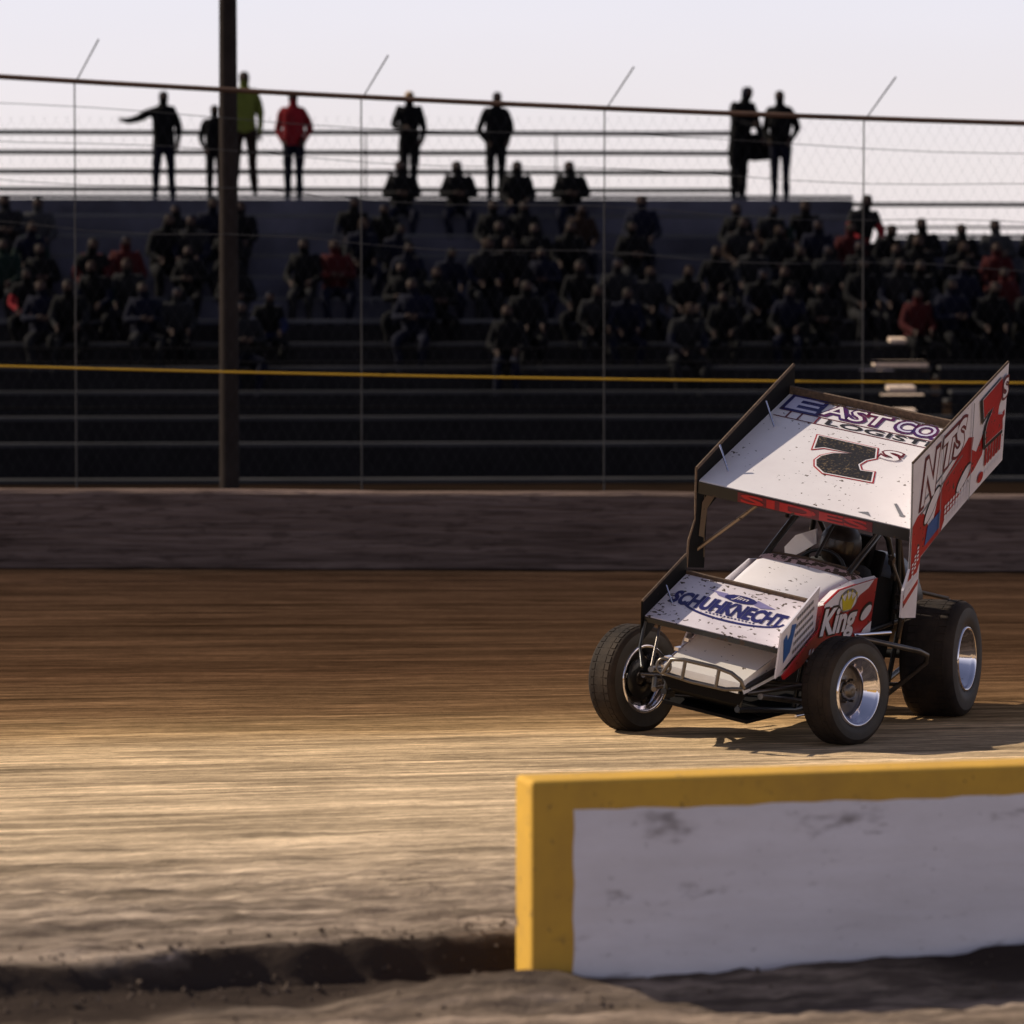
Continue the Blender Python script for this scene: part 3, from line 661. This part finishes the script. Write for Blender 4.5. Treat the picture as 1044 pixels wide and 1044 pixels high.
# --- wing side boards
lpoly = [(-.05, .47), (1.57, .475), (1.56, -.215), (.98, -.22), (.481, -.237), (.146, -.267), (.125, -.68), (-.125, -.56), (-.111, -.377), (-.014, -.27), (-.012, .0)]
rpoly = [(-.02, .085), (1.50, .17), (1.54, -.2), (.98, -.22), (.481, -.237), (.146, -.267), (.125, -.68), (-.125, -.56), (-.111, -.377), (-.02, -.27)]
fl = frame((.716, -.568, 1.439), tv, nv, (1, 0, 0)); frb = frame((-.735, -.568, 1.439), tv, nv, (1, 0, 0))
g = MB(); g.prism(lpoly, fl, -.008, .006)
lb = part(g, 'side_board', [white_board]); lb['label'] = 'white and red left side board with number 7'
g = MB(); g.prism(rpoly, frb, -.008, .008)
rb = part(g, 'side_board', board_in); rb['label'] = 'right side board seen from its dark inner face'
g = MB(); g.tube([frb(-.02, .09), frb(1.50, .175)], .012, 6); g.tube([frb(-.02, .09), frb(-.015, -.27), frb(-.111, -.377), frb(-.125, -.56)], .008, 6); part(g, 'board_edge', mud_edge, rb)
g = MB(); g.tube([fl(-.05, .475), fl(1.57, .48)], .009, 6); part(g, 'board_edge', mud_edge, lb)
g = MB(); g.tube([fl(1.565, -.21), fl(.98, -.225), fl(.481, -.24), fl(.146, -.27), fl(.13, -.68)], .006, 6); g.tube([fl(-.05, .47), fl(-.012, 0), fl(-.014, -.27)], .005, 6); part(g, 'board_trim', greyg, lb)
hh = .0075
g = MB()
g.flat([(-.012, .02), (.06, .055), (.13, .06), (.18, .02), (.26, -.10), (.34, -.10), (.40, .02), (.52, .12), (.66, .16), (.80, .20), (.90, .235), (.99, .20), (.97, .12), (1.05, .07), (1.16, .15), (1.20, .10), (1.16, .0), (1.02, -.05), (.90, -.06), (.72, -.14), (.55, -.16), (.49, -.235), (.15, -.262), (.14, -.30), (.10, -.345), (-.05, -.345), (-.012, -.27)], fl, hh)
g.flat([(1.36, .12), (1.54, .16), (1.545, .12), (1.40, .05)], fl, hh)
part(g, 'red_graphic', red, lb)
g = MB()
for cu_, cv_, a_, b_, r_ in ((.30, .03, .14, .048, .55), (.84, -.02, .125, .042, .35)):
    g = MB(); g.flat(ellipse(cu_, cv_, a_ + .015, b_ + .014, rot=r_), fl, hh + .002); part(g, 'oval_border', black_p, lb)
    g = MB(); g.flat(ellipse(cu_, cv_, a_, b_, rot=r_), fl, hh + .004); part(g, 'white_oval', white_board, lb)
g = MB(); g.flat([(-.10, -.38), (.12, -.36), (.13, -.40), (-.115, -.45)], fl, hh + .002)
part(g, 'white_stripe', white_board, lb)
g = MB(); g.flat([(-.112, -.41), (.128, -.40), (.128, -.44), (-.112, -.50)], fl, hh); part(g, 'lower_stripe', red, lb)
g = MB(); g.flat([(.20, -.21), (.44, -.19), (.46, -.07), (.24, -.09)], fl, hh + .004); part(g, 'blue_label', blue, lb)
g = MB()
for k in range(4):                                   # sponsor strips too small to read
    for u0, v0, ww, hh2, n in ((.52, -.20, .40, .028, 9),):
        for q in range(n): g.flat([(u0 + q * .047, v0 + k * .034), (u0 + q * .047 + .030, v0 + k * .034), (u0 + q * .047 + .034, v0 + k * .034 + .022), (u0 + q * .047 + .004, v0 + k * .034 + .022)], fl, hh + .004)
    for q in range(5): g.flat([(1.22 + q * .06, -.17 + k * .05), (1.26 + q * .06, -.17 + k * .05), (1.265 + q * .06, -.14 + k * .05), (1.225 + q * .06, -.14 + k * .05)], fl, hh + .002)
    for q in range(3): g.flat([(.0 + q * .04, -.26 - k * .045 * .6 + .04 * q), (.028 + q * .04, -.26 - k * .027 + .04 * q), (.03 + q * .04, -.245 - k * .027 + .04 * q), (.002 + q * .04, -.245 - k * .027 + .04 * q)], fl, hh + .004)
part(g, 'sponsor_marks', white_board, lb)
g = MB()
for q in range(6): g.flat([(1.20 + q * .05, -.10), (1.235 + q * .05, -.10), (1.24 + q * .05, .02), (1.205 + q * .05, .02)], fl, hh + .006)
g.flat(ellipse(1.14, -.15, .05, .035), fl, hh + .006)
part(g, 'red_marks', red, lb)
s7 = [(1.095, .414), (1.429, .427), (1.456, .325), (1.397, .254), (1.388, .19), (1.474, .155), (1.49, .045), (1.188, .064), (1.175, .15), (1.205, .209), (1.30, .28), (1.20, .285), (1.134, .27)]
g = MB(); g.flat([(u - .012, v - .012) for u, v in inset(s7, -.042)], fl, hh + .008); part(g, 'number_shadow', black_p, lb)
g = MB(); g.flat(inset(s7, -.010), fl, hh + .010); part(g, 'number_outline', white_board, lb)
g = MB(); g.flat(s7, fl, hh + .012); part(g, 'number_seven', red, lb)
lettering('S', (1.45, .27, 1.54, .40), fl, hh + .014, white_board, lb, .02, ol=darkred, olw=.15)
lettering('N', (.10, .10, .38, .40), fl, hh + .002, white_board, lb, .03, .25, ol=darkred, olw=.09)
lettering('TS', (.44, .20, .84, .42), fl, hh + .002, white_board, lb, .03, .25, ol=darkred, olw=.10)
g = MB()
for u in (.42, .93): g.flat([(u - .006, -.22), (u + .006, -.22), (u + .006, .465), (u - .006, .465)], fl, hh + .013)
for v in (.10, .17): g.flat([(.12, v - .06), (.80, v + .05), (.80, v + .062), (.12, v - .045)], fl, hh + .0015)
part(g, 'panel_seam', greyg, lb)
# wing posts and braces
g = MB()
for s in (-.30, .30): g.tube([(s, -.02, 1.27), fd(s, .45, -.09)], .014, 8); g.tube([(s, .5, 1.25), fd(s, .95, -.07)], .014, 8)
part(g, 'wing_post', blacksteel)
g = MB(); g.tube([frb(.02, -.50), fd(-.30, .25, -.10)], .013, 8); g.tube([frb(.10, -.15), frb(.12, -.60)], .010, 8); part(g, 'wing_brace', gold)
g = MB(); g.flat([(.06, -.18), (.30, -.10), (.34, -.20), (.14, -.26), (.10, -.45), (.02, -.40)], frb, .012); part(g, 'board_stiffener', gold, rb)

# --- front wing
ft = .388; t2 = Vector((0, math.cos(ft), math.sin(ft))); n2 = Vector((0, -math.sin(ft), math.cos(ft)))
ff = frame((-.069, -1.6, .691), (1, 0, 0), t2, n2); F2 = .438; FL_ = .60
g = MB(); fp = [(0, 0), (.015, .001), (.1, .001), (FL_, 0), (FL_, -.02), (.1, -.045), (0, -.035)]
g.loft([[ff(x, t, h) for t, h in fp] for x in (-F2, F2)], close=True); fw = part(g, 'front_wing', white_dirty)
g = MB(); g.prism([(-F2, -.004), (F2, -.004), (F2, -.036), (-F2, -.036)], frame(ff(0, -.002, 0), (1, 0, 0), n2, -t2), 0, .008); part(g, 'front_lip', black_p, fw)
g = MB(); g.prism([(-F2, FL_ - .008), (F2, FL_ - .008), (F2, FL_ + .008), (-F2, FL_ + .008)], ff, -.02, .022); part(g, 'rear_lip', mud_edge, fw)
lettering('SCHUHKNECHT', (-.39, .215, .35, .385), ff, .004, navy, fw, .05)
g = MB(); g.flat(ellipse(.0, .44, .105, .045), ff, .0045); part(g, 'oval_badge', navy, fw)
lettering('Jim', (-.055, .415, .05, .468), ff, .006, white_dirty, fw, .01, .3)
g = MB(); g.flat([(-.24, .475), (-.10, .475), (-.09, .415), (-.15, .43), (-.17, .455)], ff, .0035); part(g, 'flare_graphic', purple, fw); g = MB(); g.flat([(.24, .42), (.10, .475), (.09, .415), (.15, .39)], ff, .0035)
part(g, 'flare_graphic', purple, fw)
g = MB(); oo = ellipse(.03, .27, .335, .125, 48); ii = ellipse(.03, .277, .320, .108, 48)
half = [i for i in range(48) if 24 <= i <= 47] + [0]
for a, b in zip(half[:-1], half[1:]): g.add([ff(*oo[a], .003), ff(*oo[b], .003), ff(*ii[b], .003), ff(*ii[a], .003)], [(0, 1, 2, 3)])
for q in range(14): g.flat([(-.13 + q * .024, .195), (-.118 + q * .024, .195), (-.118 + q * .024, .21), (-.13 + q * .024, .21)], ff, .003)
part(g, 'arc_graphic', navy, fw)
g = MB(); g.tube([ff(-F2 + .008, .28, .075), ff(-F2 + .09, .20, .006)], .006, 6); part(g, 'stay_rod', chrome, fw)
ffl = frame((.378, -1.6, .691), t2, n2, (1, 0, 0)); ffr = frame((-.515, -1.6, .691), t2, n2, (1, 0, 0))
bp_ = [(.02, .092), (.60, .13), (.54, -.146), (-.05, -.185)]
g = MB(); g.prism(bp_, ffl, -.006, .005); fb = part(g, 'front_side_board', white_board)
g = MB(); g.flat([(.05, -.13), (.15, -.10), (.24, .05), (.17, .075), (.15, .02), (.11, .0), (.10, .045), (.05, .03)], ffl, .008); part(g, 'blue_emblem', blue, fb)
g = MB(); random.seed(5)
for k in range(5):
    v = .075 - k * .05; u = .25 - k * .015
    while u < .50:
        d = random.uniform(.012, .03); g.flat([(u, v - .012), (u + d, v - .010), (u + d, v + .012), (u, v + .010)], ffl, .008); u += d + .008
part(g, 'sponsor_marks', greyg, fb)
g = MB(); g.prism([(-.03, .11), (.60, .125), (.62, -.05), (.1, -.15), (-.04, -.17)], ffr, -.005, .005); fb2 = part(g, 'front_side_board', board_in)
g = MB(); g.tube([ffr(-.03, .11), ffr(.6, .13)], .009, 6); part(g, 'board_edge', mud_edge, fb2)
g = MB()
for s in (-.42,): g.tube([(s, -1.55, .66), (s + .06, -1.72, .42)], .009, 6)
part(g, 'wing_stay', steel)
g = MB(); g.tube([(-.50, -1.60, .66), (-.50, -1.61, .50), (-.42, -1.72, .40)], .010, 6); part(g, 'wing_stay', blacksteel)

# --- nose, hood, side panels
g = MB()
g.loft([[(-.25, -1.80, .462), (.25, -1.80, .462)], [(-.262, -1.5, .548), (.262, -1.5, .548)], [(-.275, -1.14, .64), (.275, -1.14, .64)]])
g.loft([[(-.25, -1.80, .462), (-.25, -1.81, .40)], [(.25, -1.80, .462), (.25, -1.81, .40)]])
for s in (-1, 1): g.loft([[(s * .25, -1.80, .462), (s * .275, -1.14, .64)], [(s * .28, -1.79, .40), (s * .31, -1.14, .50)]])
nose = part(g, 'nose_panel', alu)
g = MB(); g.tube([(-.26, -1.80, .45), (-.27, -1.5, .545), (-.285, -1.14, .64)], .010, 6)
for k in range(4): g.box((-.268 - k * .004, -1.70 + k * .15, .492 + k * .044), (.028, .085, .02))
part(g, 'edge_trim', chrome, nose)
g = MB()
def sec(y, hw, zt, zs, rr=.05, off=0): return [(off - hw, y, zs), (off - hw, y, zt - rr), (off - hw + rr * .35, y, zt - rr * .3), (off - hw + rr, y, zt), (off, y, zt + .012), (off + hw - rr, y, zt), (off + hw - rr * .35, y, zt - rr * .3), (off + hw, y, zt - rr), (off + hw, y, zs)]
g.loft([sec(-1.16, .27, .80, .56, off=.02), sec(-.95, .29, .93, .62, off=.03), sec(-.72, .32, 1.00, .66, .07, .04), sec(-.50, .34, 1.045, .68, .07, .04)], smooth=True)
g.add(sec(-1.16, .27, .80, .56, off=.02), [tuple(range(9))])
hood = part(g, 'hood', white)
g = MB(); g.loft([sec(-.50, .34, 1.045, .8, .07, .04), sec(-.44, .345, 1.075, .82, .08, .04), sec(-.30, .35, 1.06, .85, .08, .04)], smooth=True); part(g, 'cowl', mat('dusty_cowl', (.62, .42, .42), .6, col2=(.40, .26, .24), vscale=10, specks=.34))
g = MB(); g.tube([(.04 + .3 * math.cos(t), -.30, 1.055 + .02 * math.sin(t)) for t in [math.pi * i / 10 for i in range(11)]], .012, 6); part(g, 'cockpit_edge', mud_edge)
fk = frame((.405, 0, 0), (0, 1, 0), (0, 0, 1), (1, 0, 0))
kp = [(-1.535, .52), (-1.50, .495), (-1.24, .555), (-1.087, .64), (-.60, .625), (-.30, .64), (-.097, .663), (-.135, 1.035), (-.50, 1.02), (-.804, 1.002), (-1.02, .93), (-1.04, .765)]
g = MB(); g.prism(kp, fk, -.008, .004); kpn = part(g, 'side_panel', red)
g = MB(); g.flat([(-1.03, .905), (-1.02, .925), (-.804, .998), (-.50, 1.016), (-.20, 1.03), (-.28, .98), (-.42, .945), (-.50, .90), (-.60, .915), (-.85, .90), (-1.0, .900)], fk, .006); part(g, 'white_swoosh', white_board, kpn)
g = MB(); g.loft([[(.34, -1.03, .89), (.35, -.80, .985), (.37, -.50, 1.035), (.385, -.14, 1.045)], [(.405, -1.03, .922), (.405, -.80, 1.002), (.405, -.50, 1.02), (.405, -.14, 1.033)]]); part(g, 'panel_roll', white, kpn)
lettering('King', (-1.035, .675, -.425, .895), fk, .010, white_board, kpn, .035, .12, ol=black_p, olw=.06)
g = MB(); oo = ellipse(-.62, .925, .165, .075, 40); ii = ellipse(-.62, .92, .145, .060, 40); g.flat(oo, fk, .007); part(g, 'crown_ring', greyg, kpn)
g = MB(); g.flat(ii, fk, .009); part(g, 'crown_field', white_board, kpn)
g = MB(); g.flat([(-.70, .865), (-.55, .865), (-.50, .955), (-.565, .925), (-.585, .972), (-.625, .925), (-.665, .972), (-.685, .922), (-.755, .955)], fk, .012)
for a, b in ((-.755, .962), (-.665, .982), (-.585, .982), (-.498, .962)): g.flat(ellipse(a, b, .014, .010, 10), fk, .012)
part(g, 'crown', yellow_g, kpn)
g = MB(); g.flat(ellipse(-.255, .83, .105, .05, rot=.35), fk, .008); part(g, 'oval_border', black_p, kpn)
g = MB(); g.flat(ellipse(-.25, .822, .09, .038, rot=.35), fk, .010); g.flat([(-.34, .648), (-.24, .72), (-.12, .76), (-.10, .668)], fk, .010); part(g, 'white_oval', white_board, kpn)
g = MB()
for q in range(9): g.flat([(-1.0 + q * .07, .648), (-.95 + q * .07, .648), (-.945 + q * .07, .668), (-.995 + q * .07, .668)], fk, .008)
for q in range(3): g.flat([(-1.16 + q * .05, .62 + .01 * q), (-1.13 + q * .05, .62 + .01 * q), (-1.13 + q * .05, .66), (-1.16 + q * .05, .65)], fk, .008)
part(g, 'sponsor_marks', white_board, kpn)
g = MB(); fk2 = frame((-.33, 0, 0), (0, 1, 0), (0, 0, 1), (1, 0, 0)); g.prism([(-1.40, .50), (-.10, .55), (-.12, 1.0), (-.5, 1.02), (-1.2, .80)], fk2, 0, .01); part(g, 'side_panel', white_board)

# --- chassis frame and cage
g = MB()
for s, o in ((-1, -.33), (1, .36)):
    g.tube([(o * .7, -1.78, .30), (o, -1.1, .26), (o, .4, .26), (o * .8, 1.1, .34)], .019, 8)
    g.tube([(o * .7, -1.78, .42), (o, -1.1, .60), (o, -.1, .66), (o, .6, .70), (o * .7, 1.2, .72)], .019, 8)
    for y in (-1.75, -1.1, -.1, .6): g.tube([(o * (.7 if y < -1.5 else 1), y, .28), (o * (.7 if y < -1.5 else 1), y, .62 if y > -1.5 else .42)], .017, 8)
    g.tube([(o, -1.1, .28), (o, -.1, .64)], .015, 8)
part(g, 'chassis_frame', blacksteel)
g = MB()
g.tube([(-.28, -.50, .95), (-.25, -.30, 1.13), (-.235, -.06, 1.29), (-.22, .02, 1.32), (.30, .02, 1.325), (.335, -.02, 1.31), (.32, -.30, 1.14), (.30, -.56, .96)], .021, 10)
g.tube([(.335, .02, 1.31), (.355, .09, 1.26), (.385, .30, .98), (.36, .45, .66)], .019, 10)
g.tube([(-.22, .02, 1.32), (-.27, .40, 1.28), (-.33, .55, .68)], .019, 10)
g.tube([(.30, .02, 1.325), (.30, .42, 1.28), (-.27, .40, 1.28)], .019, 10)
g.tube([(.30, .42, 1.28), (.36, .58, .68)], .019, 10); g.tube([(.30, .42, 1.28), (.2, 1.15, .74)], .017, 8); g.tube([(-.27, .42, 1.28), (-.2, 1.15, .74)], .017, 8)
g.tube([(.02, .0, 1.32), (.04, -.30, 1.10)], .012, 8)
part(g, 'roll_cage', blacksteel)
g = MB(); g.tube([(.331, -.04, 1.325), (.318, -.30, 1.157), (.300, -.54, .985)], .009, 6); g.tube([(.345, .05, 1.30), (.39, .30, .98)], .008, 6); part(g, 'cage_tube', steel)
g = MB(); g.prism([(-.31, .98), (-.33, 1.06), (-.27, 1.15), (-.14, 1.22), (-.12, 1.13), (-.2, 1.06)], frame((0, .12, 0), (1, 0, 0), (0, 0, 1), (0, -1, 0)), -.01, .01); part(g, 'head_panel', white_board)
g = MB(); g.box((0.03, .34, .78), (.44, .05, .72), rot=Matrix.Rotation(-.18, 3, 'X')); g.box((.03, .14, .47), (.44, .42, .06))
for s in (-1, 1): g.box((.03 + s * .23, .22, .72), (.03, .26, .46))
g.box((.03, .36, 1.12), (.30, .10, .20)); part(g, 'seat', matte_black, bevel=.02)
g = MB(); g.prism([(-.10, .40), (.46, .40), (.50, .70), (.36, .98), (.10, 1.02), (-.10, .98)], frame((.345, 0, 0), (0, 1, 0), (0, 0, 1), (1, 0, 0)), 0, .008); part(g, 'cockpit_shade', matte_black)  # black sheet added to darken the open side of the cockpit
g = MB(); cc = Vector((.03, -.16, .98))
g.tube([cc + Vector((.17 * math.cos(t), .05 * math.sin(t), .15 * math.sin(t))) for t in [2 * math.pi * i / 24 for i in range(25)]], .012, 8, caps=False)
g.tube([cc + Vector((-.17, 0, 0)), cc + Vector((.17, 0, 0))], .01, 6); g.tube([cc, cc + Vector((0, -.4, -.2))], .014, 8); part(g, 'steering_wheel', blacksteel)
# --- engine, exhaust
g = MB(); g.box((.02, -.70, .50), (.34, .62, .36)); 
for s in (-1, 1): g.box((.02 + s * .17, -.70, .66), (.14, .56, .12), rot=Matrix.Rotation(s * .7, 3, 'Y'))
for k in range(4):
    for s in (-.07, .07): g.tube([(.02 + s, -.92 + .15 * k, .70), (.02 + s * 1.2, -.92 + .15 * k, .90)], .026, 8)
part(g, 'engine', engine_m, bevel=.01)
g = MB()
for k in range(4): g.tube([(.22, -.92 + .14 * k, .58), (.33, -.90 + .14 * k, .52), (.37, -.80 + .14 * k, .40), (.38, -.45, .31)], .022, 8)
g.tube([(.38, -.55, .30), (.385, .1, .29)], .038, 10)
part(g, 'exhaust_header', steel)
g = MB(); g.box((0, -.6, .215), (.56, 2.1, .02)); g.loft([[(-.26, -1.80, .40), (.30, -1.80, .40)], [(-.20, -1.78, .33), (.26, -1.78, .33)], [(-.24, -1.40, .22), (.28, -1.40, .22)]]); part(g, 'belly_pan', matte_black)
g = MB(); g.tube([(.40, -1.15, .235), (.41, -.60, .225)], .008, 6); part(g, 'skid_strip', chrome)
# --- bumper
g = MB()
g.tube([(-.20, -1.93, .43), (-.15, -1.95, .53), (-.07, -1.955, .545), (.14, -1.955, .548), (.24, -1.95, .535), (.30, -1.93, .50), (.315, -1.90, .455)], .013, 8)
g.tube([(-.22, -1.92, .435), (.0, -1.95, .428), (.22, -1.95, .432), (.31, -1.91, .45)], .013, 8)
for x in (-.06, .16): g.tube([(x, -1.955, .43), (x, -1.955, .545)], .012, 8)
for x, y in ((-.22, -1.75), (.25, -1.75)): g.tube([(x, -1.93, .44), (x, y, .42)], .012, 8)
g.tube([(-.20 + .045 * math.cos(t), -1.93, .475 + .045 * math.sin(t)) for t in [2 * math.pi * i / 14 for i in range(15)]], .009, 6, caps=False)
part(g, 'front_bumper', steel)
g = MB(); g.tube([(.33, -.42, .685), (.50, -.40, .68), (.72, .0, .625), (.755, .07, .60), (.75, .10, .55), (.62, .045, .38), (.5, .10, .25), (.34, .12, .25)], .017, 10)
part(g, 'nerf_bar', steel)
g = MB(); g.tube([(.42, -.43, .69), (.50, .03, .69)], .014, 8); part(g, 'radius_rod', chrome)
g = MB(); g.tube([(-.33, -.42, .66), (-.72, .0, .62), (-.74, .10, .50), (-.55, .10, .25), (-.33, .12, .25)], .017, 8); part(g, 'nerf_bar', steel)
# --- tail
g = MB()
def tsec(y, w_, z0_, z1_): return [(w_ * math.cos(t) , y, (z0_ + z1_) / 2 + (z1_ - z0_) / 2 * math.sin(t)) for t in [2 * math.pi * (i + .5) / 12 for i in range(12)]]
g.loft([tsec(.78, .20, .45, .98), tsec(.86, .27, .42, 1.06), tsec(1.25, .28, .40, 1.04), tsec(1.5, .20, .46, .90), tsec(1.55, .08, .55, .75)], smooth=True, close=True)
part(g, 'fuel_tank', black_p)
g = MB(); g.tube([(-.3, 1.1, .5), (-.35, 1.55, .5), (-.3, 1.72, .55), (.3, 1.72, .55), (.35, 1.55, .5), (.3, 1.1, .5)], .016, 8); g.tube([(-.3, 1.72, .75), (.3, 1.72, .75)], .014, 8)
for x in (-.3, .3): g.tube([(x, 1.72, .55), (x, 1.72, .75)], .014, 8)
part(g, 'rear_bumper', steel)
g = MB()
for x, y, z, s in ((.40, .10, 1.13, .03), (.40, .20, 1.02, .028), (.43, .28, .90, .035), (.41, .34, .80, .03)): g.box((x, y, z), (s, s * 1.6, s * 1.3), rot=Matrix.Rotation(.6, 3, 'X'))
g.tube([(.37, .12, 1.16), (.43, .24, .98), (.45, .33, .84), (.43, .40, .62)], .012, 8)
part(g, 'cable_bracket', steel)
for s, x in ((1, .47), (-1, -.45)):
    g = MB(); g.tube([(x, .62, .42), (x - s * .06, .50, .92)], .026, 10); part(g, 'rear_shock', steel)
    g = MB(); g.tube([(s * .34, -.2, .34), (x + s * .06, .72, .30)], .014, 8); part(g, 'radius_rod', steel)
    g = MB(); g.tube([(s * .36, -1.72, .40), (s * .45, -1.10, .33)], .019, 8); part(g, 'front_shock', steel)

# --- wheels and axles: these stand level on the track, so they hang on the car without the body roll
def tyre_prof(Rr, w_, rr_):
    h = w_ / 2; s = min(.06, w_ * .22)
    return [(h * .80, rr_), (h * .98, rr_ + .02), (h * 1.02, rr_ + (Rr - rr_) * .45), (h * .99, Rr - s * .75), (h * .93, Rr - s * .32), (h * .80, Rr - s * .06), (h * .55, Rr - .001), (0, Rr + .004), (-h * .55, Rr - .001), (-h * .80, Rr - s * .06), (-h * .93, Rr - s * .32), (-h * .99, Rr - s * .75), (-h * 1.02, rr_ + (Rr - rr_) * .45), (-h * .98, rr_ + .02), (-h * .80, rr_)]
def wheel(x, y, Rr, w_, rr_, steer, out, camber=0, label=None):
    t = MB(); t.lathe([(.05, .0), (.055, .03), (.04, .055), (-.04, .06), (-.06, .05), (-.07, 0)], 20)
    for k in range(6): a = k * math.pi / 3; t.tube([(-.0, .075 * math.cos(a), .075 * math.sin(a)), (out * .035, .075 * math.cos(a), .075 * math.sin(a))], .008, 6)
    wh = t.build('wheel', steel, car, loc=(x, y, Rr - .004), rot=(0, camber, steer))
    if label: wh['label'] = label
    t = MB(); pf = tyre_prof(Rr, w_, rr_)
    t.lathe(pf[:4], 72, 1); t.lathe(pf[3:12], 72, 0); t.lathe(pf[11:], 72, 1)
    ty = t.build('tyre', [tyre_m, tyre_side], wh)
    t = MB()                                     # tread sipes as shallow raised blocks
    n = 44
    for k in range(n):
        a = 2 * math.pi * k / n
        for xx in (-w_ * .27, -w_ * .09, w_ * .09, w_ * .27):
            t.box((xx, (Rr + .001) * math.cos(a), (Rr + .001) * math.sin(a)), (w_ * .15, Rr * 2 * math.pi / n * .80, .004), rot=Matrix.Rotation(a + math.pi / 2, 3, 'X'))
    t.build('tread_block', tyre_m, wh)
    t = MB(); h = w_ / 2
    t.lathe([(h * .92, rr_ + .012), (h * 1.0, rr_ + .006), (h * 1.0, rr_ - .004), (h * .90, rr_ - .012), (h * .80, rr_ - .014), (h * .76, rr_ - .032), (h * .30, rr_ - .036), (h * .22, rr_ - .05), (-h * .1, rr_ - .052), (-h * .7, rr_ - .03), (-h * .9, rr_ - .01), (-h * 1.0, rr_ - .002), (-h * 1.0, rr_ + .006), (-h * .92, rr_ + .012)], 64)
    t.build('rim', chrome, wh)
    t = MB(); dx = out * h * -.1
    t.lathe([(dx, rr_ - .05), (dx + out * .012, rr_ * .62), (dx + out * .0, rr_ * .48), (dx + out * .02, .062)], 48); t.build('wheel_centre', steel, wh)
    t = MB(); t.lathe([(-out * (h * .5), .05), (-out * (h * .5), .13), (-out * (h * .5 + .01), .13), (-out * (h * .5 + .01), .05)], 32); t.box((-out * h * .55, .10, .05), (.07, .09, .13)); t.build('brake_disc', blacksteel, wh)
    return wh
wheel(-.715, -.955, .332, .21, .205, R(-18), -1, label='right front wheel steered into the slide')
wheel(.752, -1.13, .326, .21, .205, R(-17), 1, label='left front wheel steered into the slide')
wheel(.72, .735, .375, .36, .200, R(2), 1, label='wide left rear wheel')
wheel(-.66, .75, .42, .43, .200, R(0), -1, label='widest right rear wheel')
g = MB(); g.tube([(-.62, -.96, .33), (.66, -1.12, .33)], .028, 12)
for s, x, y in ((-1, -.62, -.96), (1, .66, -1.12)):
    g.tube([(x, y, .33), (x - s * .03, y - .14, .36)], .014, 8)
g.tube([(-.60, -1.11, .37), (.62, -1.26, .36)], .010, 8); g.build('front_axle', steel, car)
for s, x, y in ((-1, -.60, -.96), (1, .63, -1.12)):
    g = MB(); g.tube([(x, y, .40), (s * .36, -.35, .42)], .012, 8); g.tube([(x, y, .27), (s * .36, -.35, .28)], .012, 8)
    g.tube([(x * .95, y, .36), (s * .30, -1.62, .33)], .016, 8)
    g.build('radius_rod', steel, car)
g = MB(); g.tube([(-.60, .75, .40), (.66, .735, .385)], .030, 12); g.lathe([(-.10, .03), (-.09, .15), (.06, .16), (.10, .10), (.12, .03)], 20, cx=(.0, .74, .39)); g.build('rear_axle', blacksteel, car)
g = MB(); g.tube([(-.26, -1.22, .36), (-.16, -1.60, .30), (.22, -1.58, .29)], .014, 8); g.tube([(-.45, -1.10, .33), (-.12, -1.72, .40)], .016, 8); g.build('steering_arm', blacksteel, car)

# --- driver
dp = dict(pelvis=(.03, .16, .56), chest=(.03, .20, .90), neck=(.03, .17, 1.04), head=(.03, .15, 1.14))
for s, t in ((-1, 'r'), (1, 'l')):
    dp['sh' + t] = (.03 + s * .17, .18, .98); dp['el' + t] = (.03 + s * .24, .02, .82); dp['wr' + t] = (.03 + s * .17, -.12, .94); dp['ha' + t] = (.03 + s * .12, -.19, 1.0)
    dp['hip' + t] = (.03 + s * .09, .12, .53); dp['kn' + t] = (.03 + s * .12, -.32, .72); dp['an' + t] = (.03 + s * .11, -.66, .50); dp['to' + t] = (.03 + s * .11, -.76, .56)
dme = human(dp); drv = bpy.data.objects.new('person', dme); COL.objects.link(drv)
drv.matrix_world = Matrix.Translation(CO) @ Matrix.Rotation(YAW, 4, 'Z') @ Matrix.Rotation(ROLL, 4, 'Y')
for i, m in enumerate((cloth['black'], suit, suit, cloth['black'], cloth['black'])): dme.materials[i] = m
tag(drv, 'driver in a dark suit and helmet gripping the wheel inside the sprint car', 'person')
g = MB(); hc = Vector((.03, .15, 1.15)); secs = []
for i in range(13):
    ph = -1.15 + (math.pi / 2 + 1.13) * i / 12
    secs.append([hc + Vector((.135 * math.cos(ph) * math.cos(a), .155 * math.cos(ph) * math.sin(a) - .01, .15 * math.sin(ph))) for a in [2 * math.pi * k / 24 for k in range(24)]])
g.loft(secs, smooth=True, close=True)
hel = g.build('helmet', helmet_m, drv)
g = MB(); secs = []
for z in (-.035, .0, .045):
    ph = math.asin(z / .15); secs.append([hc + Vector((.139 * math.cos(ph) * math.cos(a), .159 * math.cos(ph) * math.sin(a) - .012, z)) for a in [math.pi + .55 + (math.pi - 1.1) * k / 12 for k in range(13)]])
g.loft(secs, smooth=True); g.build('visor', visor_m, hel)
print('objects', len(bpy.data.objects))
